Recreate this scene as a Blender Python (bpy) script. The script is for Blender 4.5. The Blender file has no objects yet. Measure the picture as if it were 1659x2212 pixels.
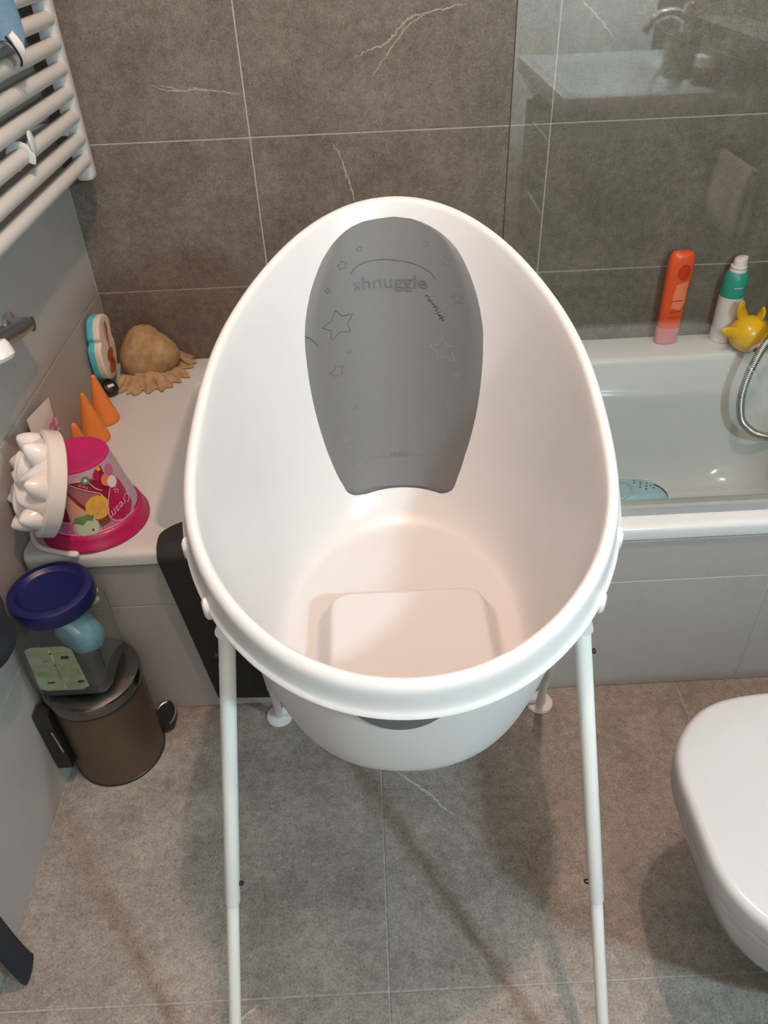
import bpy, bmesh, math, random
from mathutils import Vector, Matrix
from mathutils.bvhtree import BVHTree
random.seed(7)
SC = bpy.context.scene
COL = SC.collection
PI = math.pi

# ---------------------------------------------------------------- camera
CAM_POS = Vector((0.60386, -1.66692, 1.25929))
CAM_YAW, CAM_PITCH, CAM_ROLL, CAM_F = 0.00736, -0.675085, -0.044955, 1661.0
def make_camera():
    cd = bpy.data.cameras.new('camera'); co = bpy.data.objects.new('camera', cd); COL.objects.link(co)
    y, p, ro = CAM_YAW, CAM_PITCH, CAM_ROLL
    f = Vector((math.sin(y)*math.cos(p), math.cos(y)*math.cos(p), math.sin(p)))
    r = Vector((math.cos(y), -math.sin(y), 0)); u = r.cross(f)
    r2 = math.cos(ro)*r + math.sin(ro)*u; u2 = -math.sin(ro)*r + math.cos(ro)*u
    m = Matrix((r2, u2, -f)).transposed().to_4x4(); m.translation = CAM_POS
    co.matrix_world = m
    cd.sensor_fit = 'HORIZONTAL'; cd.sensor_width = 36.0; cd.lens = CAM_F/1659.0*36.0
    cd.clip_start = 0.02; cd.clip_end = 50
    SC.camera = co
make_camera()

# ---------------------------------------------------------------- world, lights, exposure
W = bpy.data.worlds.new('world'); SC.world = W; W.use_nodes = True
W.node_tree.nodes['Background'].inputs[0].default_value = (0.8, 0.9, 1.0, 1)
W.node_tree.nodes['Background'].inputs[1].default_value = 0.15
def lamp(name, loc, power, col, rad):
    l = bpy.data.lights.new(name, 'POINT'); l.energy = power; l.color = col; l.shadow_soft_size = rad
    o = bpy.data.objects.new(name, l); o.location = loc; COL.objects.link(o); return o
WARM_POS = (0.79, -1.19, 2.56)
COOL_POS = (1.49, -2.0, 1.54)
lamp('ceiling_bulb', WARM_POS, 66.0, (1.0, 0.70, 0.565), 0.022)
lamp('mirror_bulb', COOL_POS, 62.0, (0.63, 0.90, 1.0), 0.05)
SC.view_settings.view_transform = 'Standard'; SC.view_settings.look = 'None'
SC.view_settings.exposure = 0.0; SC.view_settings.gamma = 1.0
SC.view_settings.use_curve_mapping = False

# ---------------------------------------------------------------- materials
def newmat(name):
    m = bpy.data.materials.new(name); m.use_nodes = True
    nt = m.node_tree; return m, nt, nt.nodes['Principled BSDF'], nt.nodes['Material Output']
def N(nt, t, **kw):
    n = nt.nodes.new(t)
    for k, v in kw.items(): setattr(n, k, v)
    return n
def L4(c): return (c[0], c[1], c[2], 1.0)
def plain(name, col, rough=0.45, metal=0.0, var=0.06, scale=40.0, bump=0.0, coat=0.0, trans=0.0, spec=0.5, alpha=1.0):
    """procedural material: a base colour with fine noise variation and optional relief"""
    m, nt, b, out = newmat(name)
    g = N(nt, 'ShaderNodeNewGeometry'); no = N(nt, 'ShaderNodeTexNoise'); no.inputs['Scale'].default_value = scale; no.inputs['Detail'].default_value = 4
    nt.links.new(g.outputs['Position'], no.inputs['Vector'])
    rp = N(nt, 'ShaderNodeValToRGB'); e = rp.color_ramp.elements
    e[0].position = .3; e[1].position = .7
    e[0].color = L4([c*(1-var) for c in col]); e[1].color = L4([min(1, c*(1+var)) for c in col])
    nt.links.new(no.outputs['Fac'], rp.inputs['Fac']); nt.links.new(rp.outputs['Color'], b.inputs['Base Color'])
    b.inputs['Roughness'].default_value = rough; b.inputs['Metallic'].default_value = metal
    b.inputs['Coat Weight'].default_value = coat; b.inputs['Coat Roughness'].default_value = .1
    b.inputs['Specular IOR Level'].default_value = spec
    b.inputs['Transmission Weight'].default_value = trans
    b.inputs['Alpha'].default_value = alpha
    if bump:
        bp = N(nt, 'ShaderNodeBump'); bp.inputs['Strength'].default_value = bump; bp.inputs['Distance'].default_value = .002
        nt.links.new(no.outputs['Fac'], bp.inputs['Height']); nt.links.new(bp.outputs['Normal'], b.inputs['Normal'])
    return m
def stone(name, c0, c1, c2, rough=.5, contrast=1.0, bump=.12):
    m, nt, b, out = newmat(name)
    g = N(nt, 'ShaderNodeNewGeometry')
    def noise(s, d, r=.6):
        n = N(nt, 'ShaderNodeTexNoise'); n.inputs['Scale'].default_value = s; n.inputs['Detail'].default_value = d; n.inputs['Roughness'].default_value = r
        nt.links.new(g.outputs['Position'], n.inputs['Vector']); return n
    big = noise(9, 6, .65); mid = noise(60, 5, .7); fine = noise(320, 3, .6)
    mx = N(nt, 'ShaderNodeMix', data_type='FLOAT'); mx.inputs[0].default_value = .5
    nt.links.new(big.outputs['Fac'], mx.inputs[2]); nt.links.new(mid.outputs['Fac'], mx.inputs[3])
    mx2 = N(nt, 'ShaderNodeMix', data_type='FLOAT'); mx2.inputs[0].default_value = .34
    nt.links.new(mx.outputs[0], mx2.inputs[2]); nt.links.new(fine.outputs['Fac'], mx2.inputs[3])
    rp = N(nt, 'ShaderNodeValToRGB'); e = rp.color_ramp.elements
    h = .13/contrast
    e[0].position = .5-h; e[0].color = L4(c0); e[1].position = .5+h; e[1].color = L4(c2)
    k = e.new(.5); k.color = L4(c1)
    nt.links.new(mx2.outputs[0], rp.inputs['Fac'])
    sp = noise(210, 2, .5); r2 = N(nt, 'ShaderNodeValToRGB'); q = r2.color_ramp.elements
    dk = 1-.30*min(1, bump*6); lt = 1+.22*min(1, bump*6)
    q[0].position = .32; q[0].color = (dk, dk, dk, 1); q[1].position = .42; q[1].color = (1, 1, 1, 1)
    k2 = q.new(.60); k2.color = (1, 1, 1, 1); k3 = q.new(.70); k3.color = (lt, lt, lt, 1)
    mu = N(nt, 'ShaderNodeMix', data_type='RGBA', blend_type='MULTIPLY'); mu.inputs[0].default_value = 1.0
    nt.links.new(sp.outputs['Fac'], r2.inputs['Fac']); nt.links.new(rp.outputs['Color'], mu.inputs[6]); nt.links.new(r2.outputs['Color'], mu.inputs[7])
    nt.links.new(mu.outputs[2], b.inputs['Base Color'])
    b.inputs['Roughness'].default_value = rough
    bp = N(nt, 'ShaderNodeBump'); bp.inputs['Strength'].default_value = bump; bp.inputs['Distance'].default_value = .001
    nt.links.new(fine.outputs['Fac'], bp.inputs['Height']); nt.links.new(bp.outputs['Normal'], b.inputs['Normal'])
    return m
def thin_clear(name, tint, refl=.04, rough=0.0, haze=0.0, hazecol=(.6, .6, .6)):
    """thin clear sheet: straight-through transmission, Schlick reflection, optional milky scatter"""
    m, nt, b, out = newmat(name)
    nt.nodes.remove(b)
    tr = N(nt, 'ShaderNodeBsdfTransparent'); tr.inputs[0].default_value = L4(tint)
    gl = N(nt, 'ShaderNodeBsdfGlossy'); gl.inputs['Roughness'].default_value = rough
    lw = N(nt, 'ShaderNodeLayerWeight'); lw.inputs['Blend'].default_value = .5
    pw = N(nt, 'ShaderNodeMath', operation='POWER'); pw.inputs[1].default_value = 5
    ma = N(nt, 'ShaderNodeMath', operation='MULTIPLY_ADD'); ma.inputs[1].default_value = 1-refl; ma.inputs[2].default_value = refl
    nt.links.new(lw.outputs['Facing'], pw.inputs[0]); nt.links.new(pw.outputs[0], ma.inputs[0])
    base = tr
    if haze:
        df = N(nt, 'ShaderNodeBsdfDiffuse'); df.inputs[0].default_value = L4(hazecol)
        mh = N(nt, 'ShaderNodeMixShader'); mh.inputs[0].default_value = haze
        nt.links.new(tr.outputs[0], mh.inputs[1]); nt.links.new(df.outputs[0], mh.inputs[2]); base = mh
    ms = N(nt, 'ShaderNodeMixShader')
    nt.links.new(ma.outputs[0], ms.inputs[0]); nt.links.new(base.outputs[0], ms.inputs[1]); nt.links.new(gl.outputs[0], ms.inputs[2])
    nt.links.new(ms.outputs[0], out.inputs['Surface'])
    return m
def emit(name, col, s):
    m, nt, b, out = newmat(name)
    b.inputs['Emission Color'].default_value = L4(col); b.inputs['Emission Strength'].default_value = s
    b.inputs['Base Color'].default_value = L4(col); return m

M = {}
M['wall_stone'] = stone('wall_stone', (.092, .074, .058), (.152, .127, .103), (.222, .190, .158), .55, 1.25, .2)
M['floor_stone'] = stone('floor_stone', (.162, .140, .119), (.258, .228, .199), (.374, .335, .295), .5, 1.25, .2)
M['smooth_tile'] = stone('smooth_tile', (.355, .34, .32), (.38, .365, .345), (.405, .39, .37), .42, .8, .03)
M['grout'] = plain('grout', (.40, .36, .32), .9, var=.12, scale=200)
M['grout_floor'] = plain('grout_floor', (.34, .32, .29), .9, var=.2, scale=120)
M['grout_pale'] = plain('grout_pale', (.42, .40, .37), .9, var=.1, scale=150)
M['vein'] = plain('vein', (.33, .285, .24), .6, var=.25, scale=300)
M['vein_floor'] = plain('vein_floor', (.42, .40, .375), .6, var=.2, scale=300)
M['plaster'] = plain('plaster', (.74, .72, .69), .9)
M['acrylic'] = plain('acrylic', (.60, .615, .615), .12, var=.01)
M['ceramic'] = plain('ceramic', (.48, .48, .485), .10, var=.01)
M['tub'] = plain('tub', (.580, .572, .568), .36, var=.008)
M['pad'] = plain('pad', (.112, .112, .112), .6, var=.04, scale=300, bump=.05)
M['pad_emboss_shade'] = plain('pad_emboss_shade', (.082, .082, .082), .55)  # edge shade of the relief painted in; real lettering matches the pad
M['pad_shade_line'] = plain('pad_shade_line', (.05, .05, .05), .6)  # shade along pad lines, painted as a darker grey
M['pad_lit_edge'] = plain('pad_lit_edge', (.165, .165, .165), .6)  # light caught by star edges, painted as a paler grey
M['ink'] = plain('ink', (.012, .012, .012), .6)
M['enamel'] = plain('enamel', (.70, .69, .67), .32, var=.01)
M['rad'] = plain('rad', (.56, .55, .52), .38, var=.01)
M['black'] = plain('black', (.012, .012, .012), .4)
M['mat'] = plain('mat', (.012, .012, .012), .75, var=.2, scale=250, bump=.3)
M['chrome'] = plain('chrome', (.75, .75, .74), .14, 1.0, var=.02)
M['profile'] = plain('profile', (.30, .305, .295), .3)
M['chrome_dull'] = plain('chrome_dull', (.50, .50, .49), .3, 1.0, var=.05)
M['steel'] = plain('steel', (.21, .20, .195), .22, 1.0, var=.05)
M['bronze'] = plain('bronze', (.125, .082, .05), .38, .55, var=.06, scale=120)
M['blue_lid'] = plain('blue_lid', (.004, .008, .085), .38, var=.05)
M['jar'] = thin_clear('jar', (.86, .90, .885), .07, .08, .09, (.45, .50, .48))
M['glass'] = thin_clear('glass', (.975, .99, .975), .075)
M['glass_edge'] = plain('glass_edge', (.03, .04, .032), .2)
M['paper_green'] = plain('paper_green', (.25, .29, .20), .7, var=.15, scale=60)
M['paper_dark'] = plain('paper_dark', (.03, .045, .03), .8)
M['paper_mid'] = plain('paper_mid', (.20, .29, .15), .8, var=.2)
M['sponge_blue'] = plain('sponge_blue', (.22, .52, .68), .8, var=.12, scale=120, bump=.4)
M['cream'] = plain('cream', (.66, .62, .47), .7, var=.1)
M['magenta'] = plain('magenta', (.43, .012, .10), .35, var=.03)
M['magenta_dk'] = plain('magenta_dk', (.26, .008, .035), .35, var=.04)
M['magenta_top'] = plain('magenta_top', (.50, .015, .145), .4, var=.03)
M['pink'] = plain('pink', (.50, .15, .28), .4, var=.05)
M['pink_lt'] = plain('pink_lt', (.78, .40, .48), .4, var=.05)
M['lilac'] = plain('lilac', (.52, .36, .45), .3, var=.06)
M['peach'] = plain('peach', (.66, .34, .23), .4, var=.04)
M['rosebrown'] = plain('rosebrown', (.33, .12, .13), .4, var=.05)
M['yellow_ice'] = plain('yellow_ice', (.68, .40, .06), .4, var=.12, scale=150)
M['mint'] = plain('mint', (.50, .58, .36), .4, var=.05)
M['leaf'] = plain('leaf', (.12, .24, .09), .4, var=.15)
M['brown'] = plain('brown', (.18, .05, .02), .5, var=.2, scale=200)
M['orange_pr'] = plain('orange_pr', (.70, .22, .11), .4)
M['white_pl'] = plain('white_pl', (.78, .74, .71), .22, var=.01)
M['orange_pl'] = plain('orange_pl', (.80, .25, .055), .4, var=.04)
M['orange_bottle'] = plain('orange_bottle', (.78, .095, .022), .35, var=.04)
M['orange_deep'] = plain('orange_deep', (.55, .04, .012), .4)
M['orange_pale'] = plain('orange_pale', (.85, .24, .12), .4)
M['pink_reflection'] = plain('pink_reflection', (.62, .20, .23), .25, var=.05)  # reflection over the gel bottle's lower end, put into the colour
M['teal'] = plain('teal', (.02, .30, .23), .35, var=.04)
M['spray_white'] = plain('spray_white', (.70, .67, .66), .35, var=.03)
M['fish'] = plain('fish', (.80, .48, .015), .25, var=.02)
M['fish_dk'] = plain('fish_dk', (.62, .10, .01), .35)
M['cyan'] = plain('cyan', (.10, .50, .62), .7, var=.08)
M['foam'] = plain('foam', (.74, .69, .60), .85, var=.04, bump=.2, scale=300)
M['rust'] = plain('rust', (.42, .10, .04), .8, var=.2)
M['olive'] = plain('olive', (.23, .18, .10), .8)
M['salmon'] = plain('salmon', (.68, .40, .28), .8)
M['towel_blue'] = plain('towel_blue', (.155, .28, .40), .95, var=.16, scale=500, bump=.6)
M['navy'] = plain('navy', (.010, .013, .022), .95, var=.3, scale=400, bump=.5)
M['white_towel'] = plain('white_towel', (.72, .70, .66), .95, var=.06, scale=300, bump=.4)
M['aqua'] = plain('aqua', (.36, .55, .62), .2, var=.03)
M['dark_wood'] = plain('dark_wood', (.085, .07, .055), .5, var=.2)
M['flower'] = plain('flower', (.55, .17, .32), .6, var=.25, scale=120)
def net_mat():
    m, nt, b, out = newmat('net')
    b.inputs['Roughness'].default_value = .8
    g = N(nt, 'ShaderNodeNewGeometry'); no = N(nt, 'ShaderNodeTexNoise'); no.inputs['Scale'].default_value = 55
    nt.links.new(g.outputs['Position'], no.inputs['Vector'])
    rp = N(nt, 'ShaderNodeValToRGB'); e = rp.color_ramp.elements
    e[0].position = .3; e[1].position = .7; e[0].color = (.33, .21, .10, 1); e[1].color = (.50, .345, .185, 1)
    nt.links.new(no.outputs['Fac'], rp.inputs['Fac']); nt.links.new(rp.outputs[0], b.inputs['Base Color'])
    wv = N(nt, 'ShaderNodeTexVoronoi'); wv.inputs['Scale'].default_value = 800
    nt.links.new(g.outputs['Position'], wv.inputs['Vector'])
    mr = N(nt, 'ShaderNodeMapRange'); mr.inputs[1].default_value = .2; mr.inputs[2].default_value = .5; mr.inputs[3].default_value = .78; mr.inputs[4].default_value = .95
    nt.links.new(wv.outputs['Distance'], mr.inputs[0]); nt.links.new(mr.outputs[0], b.inputs['Alpha'])
    return m
M['net'] = net_mat()
M['lamp_glow'] = emit('lamp_glow', (1.0, .82, .66), 12.0)
M['mirror_glow'] = emit('mirror_glow', (.88, 1.0, .97), 12.0)
M['mirror'] = plain('mirror', (.85, .87, .86), .02, 1.0, var=0)

# ---------------------------------------------------------------- builders
class MB:
    def __init__(s): s.v = []; s.f = []; s.mi = []; s.cur = 0
    def add(s, vs, fs):
        o = len(s.v); s.v += [tuple(v) for v in vs]; s.f += [tuple(i+o for i in f) for f in fs]; s.mi += [s.cur]*len(fs); return s
    def box(s, a, b):
        x0, y0, z0 = a; x1, y1, z1 = b
        return s.add([(x0,y0,z0),(x1,y0,z0),(x1,y1,z0),(x0,y1,z0),(x0,y0,z1),(x1,y0,z1),(x1,y1,z1),(x0,y1,z1)],
                     [(0,3,2,1),(4,5,6,7),(0,1,5,4),(1,2,6,5),(2,3,7,6),(3,0,4,7)])
    def loft(s, rings, cap0=True, cap1=True, closed=True):
        n = len(rings[0]); vs = [p for r in rings for p in r]; fs = []
        for j in range(len(rings)-1):
            for i in range(n if closed else n-1):
                k = (i+1) % n
                fs.append((j*n+i, j*n+k, (j+1)*n+k, (j+1)*n+i))
        if cap0: fs.append(tuple(range(n))[::-1])
        if cap1: fs.append(tuple((len(rings)-1)*n+i for i in range(n)))
        return s.add(vs, fs)
    def tube(s, path, r, n=12, cap=True, flat=None):
        P = [Vector(p) for p in path]; rr = r if isinstance(r, (list, tuple)) else [r]*len(P)
        t0 = (P[1]-P[0]).normalized(); up = Vector((0,0,1)) if abs(t0.z) < .9 else Vector((0,1,0))
        u = (up - t0*up.dot(t0)).normalized(); rings = []
        for i, p in enumerate(P):
            t = ((P[min(i+1,len(P)-1)]-P[max(i-1,0)])).normalized()
            u = (u - t*u.dot(t)).normalized(); w = t.cross(u)
            fx, fy = (1, 1) if flat is None else flat
            rings.append([p + (u*math.cos(2*PI*k/n)*fx + w*math.sin(2*PI*k/n)*fy)*rr[i] for k in range(n)])
        return s.loft(rings, cap, cap)
    def lathe(s, prof, n=32, c=(0,0,0), axis=(0,0,1), ref=None, cap0=True, cap1=True):
        A = Vector(axis).normalized(); C = Vector(c)
        u = Vector(ref) if ref else (Vector((1,0,0)) if abs(A.x) < .9 else Vector((0,1,0)))
        u = (u - A*u.dot(A)).normalized(); w = A.cross(u); rings = []
        for r, h in prof:
            rings.append([C + A*h + (u*math.cos(2*PI*k/n)+w*math.sin(2*PI*k/n))*max(r, 1e-5) for k in range(n)])
        return s.loft(rings, cap0, cap1)
    def ball(s, c, r, n=20, m=12, sc=(1,1,1), fn=None):
        rings = []
        for j in range(m+1):
            th = PI*j/m; ring = []
            for i in range(n):
                d = Vector((math.sin(th)*math.cos(2*PI*i/n), math.sin(th)*math.sin(2*PI*i/n), -math.cos(th)))
                k = r*(fn(d) if fn else 1)
                ring.append((c[0]+d.x*k*sc[0], c[1]+d.y*k*sc[1], c[2]+d.z*k*sc[2]))
            rings.append(ring)
        return s.loft(rings, True, True)
    def build(s, name, mat, parent=None, smooth=35, world_origin=None):
        me = bpy.data.meshes.new(name)
        base = Vector((0,0,0))
        if parent is not None: base = WLOC[parent.name]
        org = Vector(world_origin) if world_origin is not None else base
        me.from_pydata([tuple(Vector(v)-org) for v in s.v], [], s.f)
        mats = mat if isinstance(mat, (list, tuple)) else [mat]
        for m in mats: me.materials.append(M[m] if isinstance(m, str) else m)
        if len(mats) > 1:
            for p, i in zip(me.polygons, s.mi): p.material_index = i
        bm = bmesh.new(); bm.from_mesh(me); bmesh.ops.remove_doubles(bm, verts=bm.verts, dist=1e-6)
        bmesh.ops.recalc_face_normals(bm, faces=bm.faces); bm.to_mesh(me); bm.free()
        if smooth:
            me.shade_smooth(); me.set_sharp_from_angle(angle=math.radians(smooth))
        o = bpy.data.objects.new(name, me); COL.objects.link(o)
        if parent is not None: o.parent = parent
        o.location = org-base
        WLOC[o.name] = org
        return o
WLOC = {}
def tag(o, label=None, cat=None, group=None, kind=None):
    if label: o['label'] = label
    if cat: o['category'] = cat
    if group: o['group'] = group
    if kind: o['kind'] = kind
    return o
def thing(name, label, cat, loc, group=None):
    o = bpy.data.objects.new(name, None); COL.objects.link(o); o.location = loc; o.empty_display_size = .05
    WLOC[o.name] = Vector(loc); return tag(o, label, cat, group)
def rrect(x0, x1, y0, y1, r, z, n=12):
    out = []
    for cx, cy, a in ((x1-r, y1-r, 0), (x0+r, y1-r, 90), (x0+r, y0+r, 180), (x1-r, y0+r, 270)):
        for i in range(n+1):
            t = math.radians(a+90*i/n); out.append((cx+r*math.cos(t), cy+r*math.sin(t), z))
    return out
def catmull(pts, n=8):
    P = [Vector(p) for p in pts]; out = []
    for i in range(len(P)-1):
        p0 = P[max(i-1,0)]; p1 = P[i]; p2 = P[i+1]; p3 = P[min(i+2,len(P)-1)]
        for k in range(n):
            t = k/n
            out.append(.5*((2*p1)+(p2-p0)*t+(2*p0-5*p1+4*p2-p3)*t*t+(3*p1-p0-3*p2+p3)*t**3))
    out.append(P[-1]); return out
def decal(poly, fmap, mat, parent, name, cuts=4, thick=0.0):
    """flat print: polygon (u,v) mapped onto a real surface by fmap(u,v)->point"""
    bm = bmesh.new(); vs = [bm.verts.new((p[0], p[1], 0)) for p in poly]
    bm.faces.new(vs); bmesh.ops.triangulate(bm, faces=bm.faces[:])
    if cuts: bmesh.ops.subdivide_edges(bm, edges=bm.edges[:], cuts=cuts, use_grid_fill=True)
    mb = MB(); mb.add([fmap(v.co.x, v.co.y) for v in bm.verts], [[v.index for v in f.verts] for f in (bm.verts.index_update() or bm.faces)])
    bm.free(); return mb.build(name, mat, parent)
def circle2(cx, cy, r, n=20, sx=1.0, sy=1.0): return [(cx+r*sx*math.cos(2*PI*i/n), cy+r*sy*math.sin(2*PI*i/n)) for i in range(n)]
def text_mesh(txt, size, extrude=0.0, shear=0.0):
    cu = bpy.data.curves.new('txt', 'FONT'); cu.body = txt; cu.size = size; cu.extrude = extrude; cu.shear = shear
    cu.resolution_u = 4
    ob = bpy.data.objects.new('txt', cu); COL.objects.link(ob)
    dg = bpy.context.evaluated_depsgraph_get(); me = ob.evaluated_get(dg).to_mesh()
    vs = [tuple(v.co) for v in me.vertices]; fs = [tuple(p.vertices) for p in me.polygons]
    ob.evaluated_get(dg).to_mesh_clear(); bpy.data.objects.remove(ob); bpy.data.curves.remove(cu)
    return vs, fs

# ---------------------------------------------------------------- room shell
ROOM_X, ROOM_Y, ROOM_Z = 1.60, -2.62, 2.70
def struct(name, mat, a, b):
    mb = MB().box(a, b); o = mb.build(name, mat, None, 0, (0,0,0)); o['kind'] = 'structure'; return o
TILE_CACHE = {}
def tile_piece(parent, c, du, dv, axes, mat, th=.0014, ch=.0006):
    """one tile: a low frustum; axes = (u, v, n) unit vectors, c = centre of its back face"""
    key = (round(du, 4), round(dv, 4), axes, mat)
    if key not in TILE_CACHE:
        u, v, n = [Vector(a) for a in axes]
        vs = []
        for h, ins in ((0, 0), (th-ch, 0), (th, ch)):
            for su, sv in ((-1,-1), (1,-1), (1,1), (-1,1)):
                vs.append(u*su*(du/2-ins)+v*sv*(dv/2-ins)+n*h)
        fs = [(8, 9, 10, 11)]
        for j in (0, 1):
            for i in range(4): fs.append((j*4+i, j*4+(i+1) % 4, (j+1)*4+(i+1) % 4, (j+1)*4+i))
        me = bpy.data.meshes.new('tile'); me.from_pydata([tuple(p) for p in vs], [], fs); me.materials.append(M[mat])
        bm = bmesh.new(); bm.from_mesh(me); bmesh.ops.recalc_face_normals(bm, faces=bm.faces)
        nn = Vector(axes[2]); bm.faces.ensure_lookup_table()
        if bm.faces[0].normal.dot(nn) < 0: bmesh.ops.reverse_faces(bm, faces=bm.faces)
        bm.to_mesh(me); bm.free(); TILE_CACHE[key] = me
    o = bpy.data.objects.new('tile', TILE_CACHE[key]); COL.objects.link(o); o.parent = parent; o.location = Vector(c)-WLOC[parent.name]
    WLOC[o.name] = Vector(c); return o
def tile_field(parent, us, vs, put, axes, mat, gap=.003, th=.0014):
    """us, vs = joint positions; put(u, v) = world point on the grout plane"""
    res = {}
    for i in range(len(us)-1):
        for j in range(len(vs)-1):
            du, dv = us[i+1]-us[i]-gap, vs[j+1]-vs[j]-gap
            res[(i, j)] = tile_piece(parent, put((us[i]+us[i+1])/2, (vs[j]+vs[j+1])/2), du, dv, axes, mat, th)
    return res
ZJ = [0.0, .2903, .5896, .894, 1.198, 1.502, 1.806, 2.11, 2.414, ROOM_Z]
TH = .0014
floor = struct('floor', 'grout_floor', (-.1, ROOM_Y-.1, -.1), (ROOM_X+.1, .1, -TH))
floor_tiles = tile_field(floor, [0, .583, 1.183, ROOM_X], [ROOM_Y, -1.824, -1.224, -.624, 0], lambda u, v: (u, v, -TH), ((1,0,0), (0,1,0), (0,0,1)), 'floor_stone', .0034)
wall_back = struct('wall_back', 'grout', (-.1, TH, 0), (ROOM_X+.1, .1, ROOM_Z))
back_tiles = tile_field(wall_back, [0, .3833, .9833, 1.5833, ROOM_X], ZJ, lambda u, v: (u, TH, v), ((1,0,0), (0,0,1), (0,-1,0)), 'wall_stone', .0032)
wall_left = struct('wall_left', 'grout_pale', (-.1, ROOM_Y, 0), (-TH, .0, ROOM_Z))
tile_field(wall_left, [ROOM_Y, -2.411, -1.811, -1.211, -.611, 0], ZJ, lambda u, v: (-TH, u, v), ((0,1,0), (0,0,1), (1,0,0)), 'smooth_tile', .0026)
wall_right = struct('wall_right', 'grout', (ROOM_X+TH, ROOM_Y, 0), (ROOM_X+.1, 0, ROOM_Z))
tile_field(wall_right, [ROOM_Y, -2.4, -1.8, -1.2, -.6, 0], ZJ, lambda u, v: (ROOM_X+TH, u, v), ((0,1,0), (0,0,1), (-1,0,0)), 'wall_stone', .003)
struct('wall_front', 'plaster', (-.1, ROOM_Y-.1, 0), (ROOM_X+.1, ROOM_Y, ROOM_Z))
struct('ceiling', 'plaster', (-.1, ROOM_Y-.1, ROOM_Z), (ROOM_X+.1, .1, ROOM_Z+.1))
PAN_Y, PAN_TOP = -.6895, .3855
apron = struct('wall_apron', 'grout_pale', (0, PAN_Y+TH, 0), (ROOM_X, PAN_Y+.03, PAN_TOP))
tile_field(apron, [0, .70, 1.30, ROOM_X], [0, .2908, PAN_TOP], lambda u, v: (u, PAN_Y+TH, v), ((1,0,0), (0,0,1), (0,-1,0)), 'smooth_tile', .0022)

def vein(parent, pts, w, put, mat):
    """pale mineral streak printed on a tile: a thin ragged ribbon"""
    P = catmull([(p[0], p[1], 0) for p in pts], 7); rnd = random.Random(int(pts[0][0]*1e4)); n = len(P); a = []; b = []
    for i, p in enumerate(P):
        t = (P[min(i+1,n-1)]-P[max(i-1,0)]).normalized(); q = Vector((-t.y, t.x, 0))
        k = math.sin(PI*(i+.3)/n)**.6*w*.8*(.35+rnd.random()*.9)
        c = p+q*(rnd.random()-.5)*w*.55
        a.append(put(*(c+q*k*.5).xy)); b.append(put(*(c-q*k*.5).xy))
    mb = MB(); mb.add(a+b, [(i, i+1, n+i+1, n+i) for i in range(n-1)]); return mb.build('vein', mat, parent)
bw = lambda u, v: (u, -.0004, v)
fl = lambda u, v: (u, v, .0004)
vein(back_tiles[(0,3)], [(.208,.995),(.235,.984),(.262,.981),(.29,.983),(.33,.979),(.377,.972)], .005, bw, 'vein')
vein(back_tiles[(0,3)], [(.222,.993),(.245,.988),(.262,.983)], .003, bw, 'vein')
vein(back_tiles[(1,3)], [(.81,1.103),(.765,1.094),(.72,1.088),(.695,1.078),(.672,1.055),(.656,1.043),(.625,1.034),(.598,1.023)], .006, bw, 'vein')
vein(back_tiles[(1,3)], [(.735,1.088),(.70,1.070),(.672,1.040),(.648,1.012),(.632,.991)], .004, bw, 'vein')
vein(back_tiles[(1,2)], [(.545,.874),(.556,.862),(.563,.842),(.572,.81),(.583,.771),(.588,.74)], .006, bw, 'vein')
vein(back_tiles[(2,3)], [(1.0,1.115),(1.03,1.09),(1.055,1.068),(1.086,1.038)], .005, bw, 'vein')
vein(floor_tiles[(1,2)], [(.598,-.842),(.625,-.872),(.65,-.894),(.672,-.912),(.690,-.936),(.711,-.953)], .006, fl, 'vein_floor')
vein(floor_tiles[(0,1)], [(.357,-1.262),(.372,-1.246),(.392,-1.233)], .004, fl, 'vein_floor')

# ---------------------------------------------------------------- bathtub
RZ = .42
bath = thing('bathtub', 'white built-in bathtub with a broad flat ledge at its left end, under the stone-tiled wall', 'bathtub', (.8, -.34, 0))
mb = MB()
rings = [rrect(.002, 1.598, -.670, -.003, .012, .388), rrect(.002, 1.598, -.695, -.003, .014, .3935), rrect(.002, 1.598, -.696, -.003, .014, .411),
         rrect(.002, 1.598, -.6935, -.003, .014, .4165), rrect(.002, 1.598, -.688, -.003, .014, .4195), rrect(.006, 1.594, -.680, -.006, .014, .42),
         rrect(.196, 1.560, -.640, -.098, .055, .42), rrect(.200, 1.556, -.637, -.101, .055, .4188), rrect(.2045, 1.552, -.633, -.1055, .055, .4140), rrect(.207, 1.5495, -.630, -.108, .056, .405),
         rrect(.225, 1.545, -.620, -.116, .07, .30), rrect(.26, 1.530, -.605, -.130, .09, .17), rrect(.29, 1.51, -.59, -.145, .10, .115), rrect(.33, 1.48, -.56, -.175, .11, .088), rrect(.40, 1.42, -.51, -.22, .11, .08), rrect(.6, 1.2, -.40, -.32, .03, .078)]
mb.loft(rings, False, True); mb.build('shell', 'acrylic', bath, 50)
mb = MB().lathe([(.022, 0), (.022, .003), (.016, .005)], 24, (1.0, -.36, .078)); mb.build('drain', 'chrome', bath)

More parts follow.
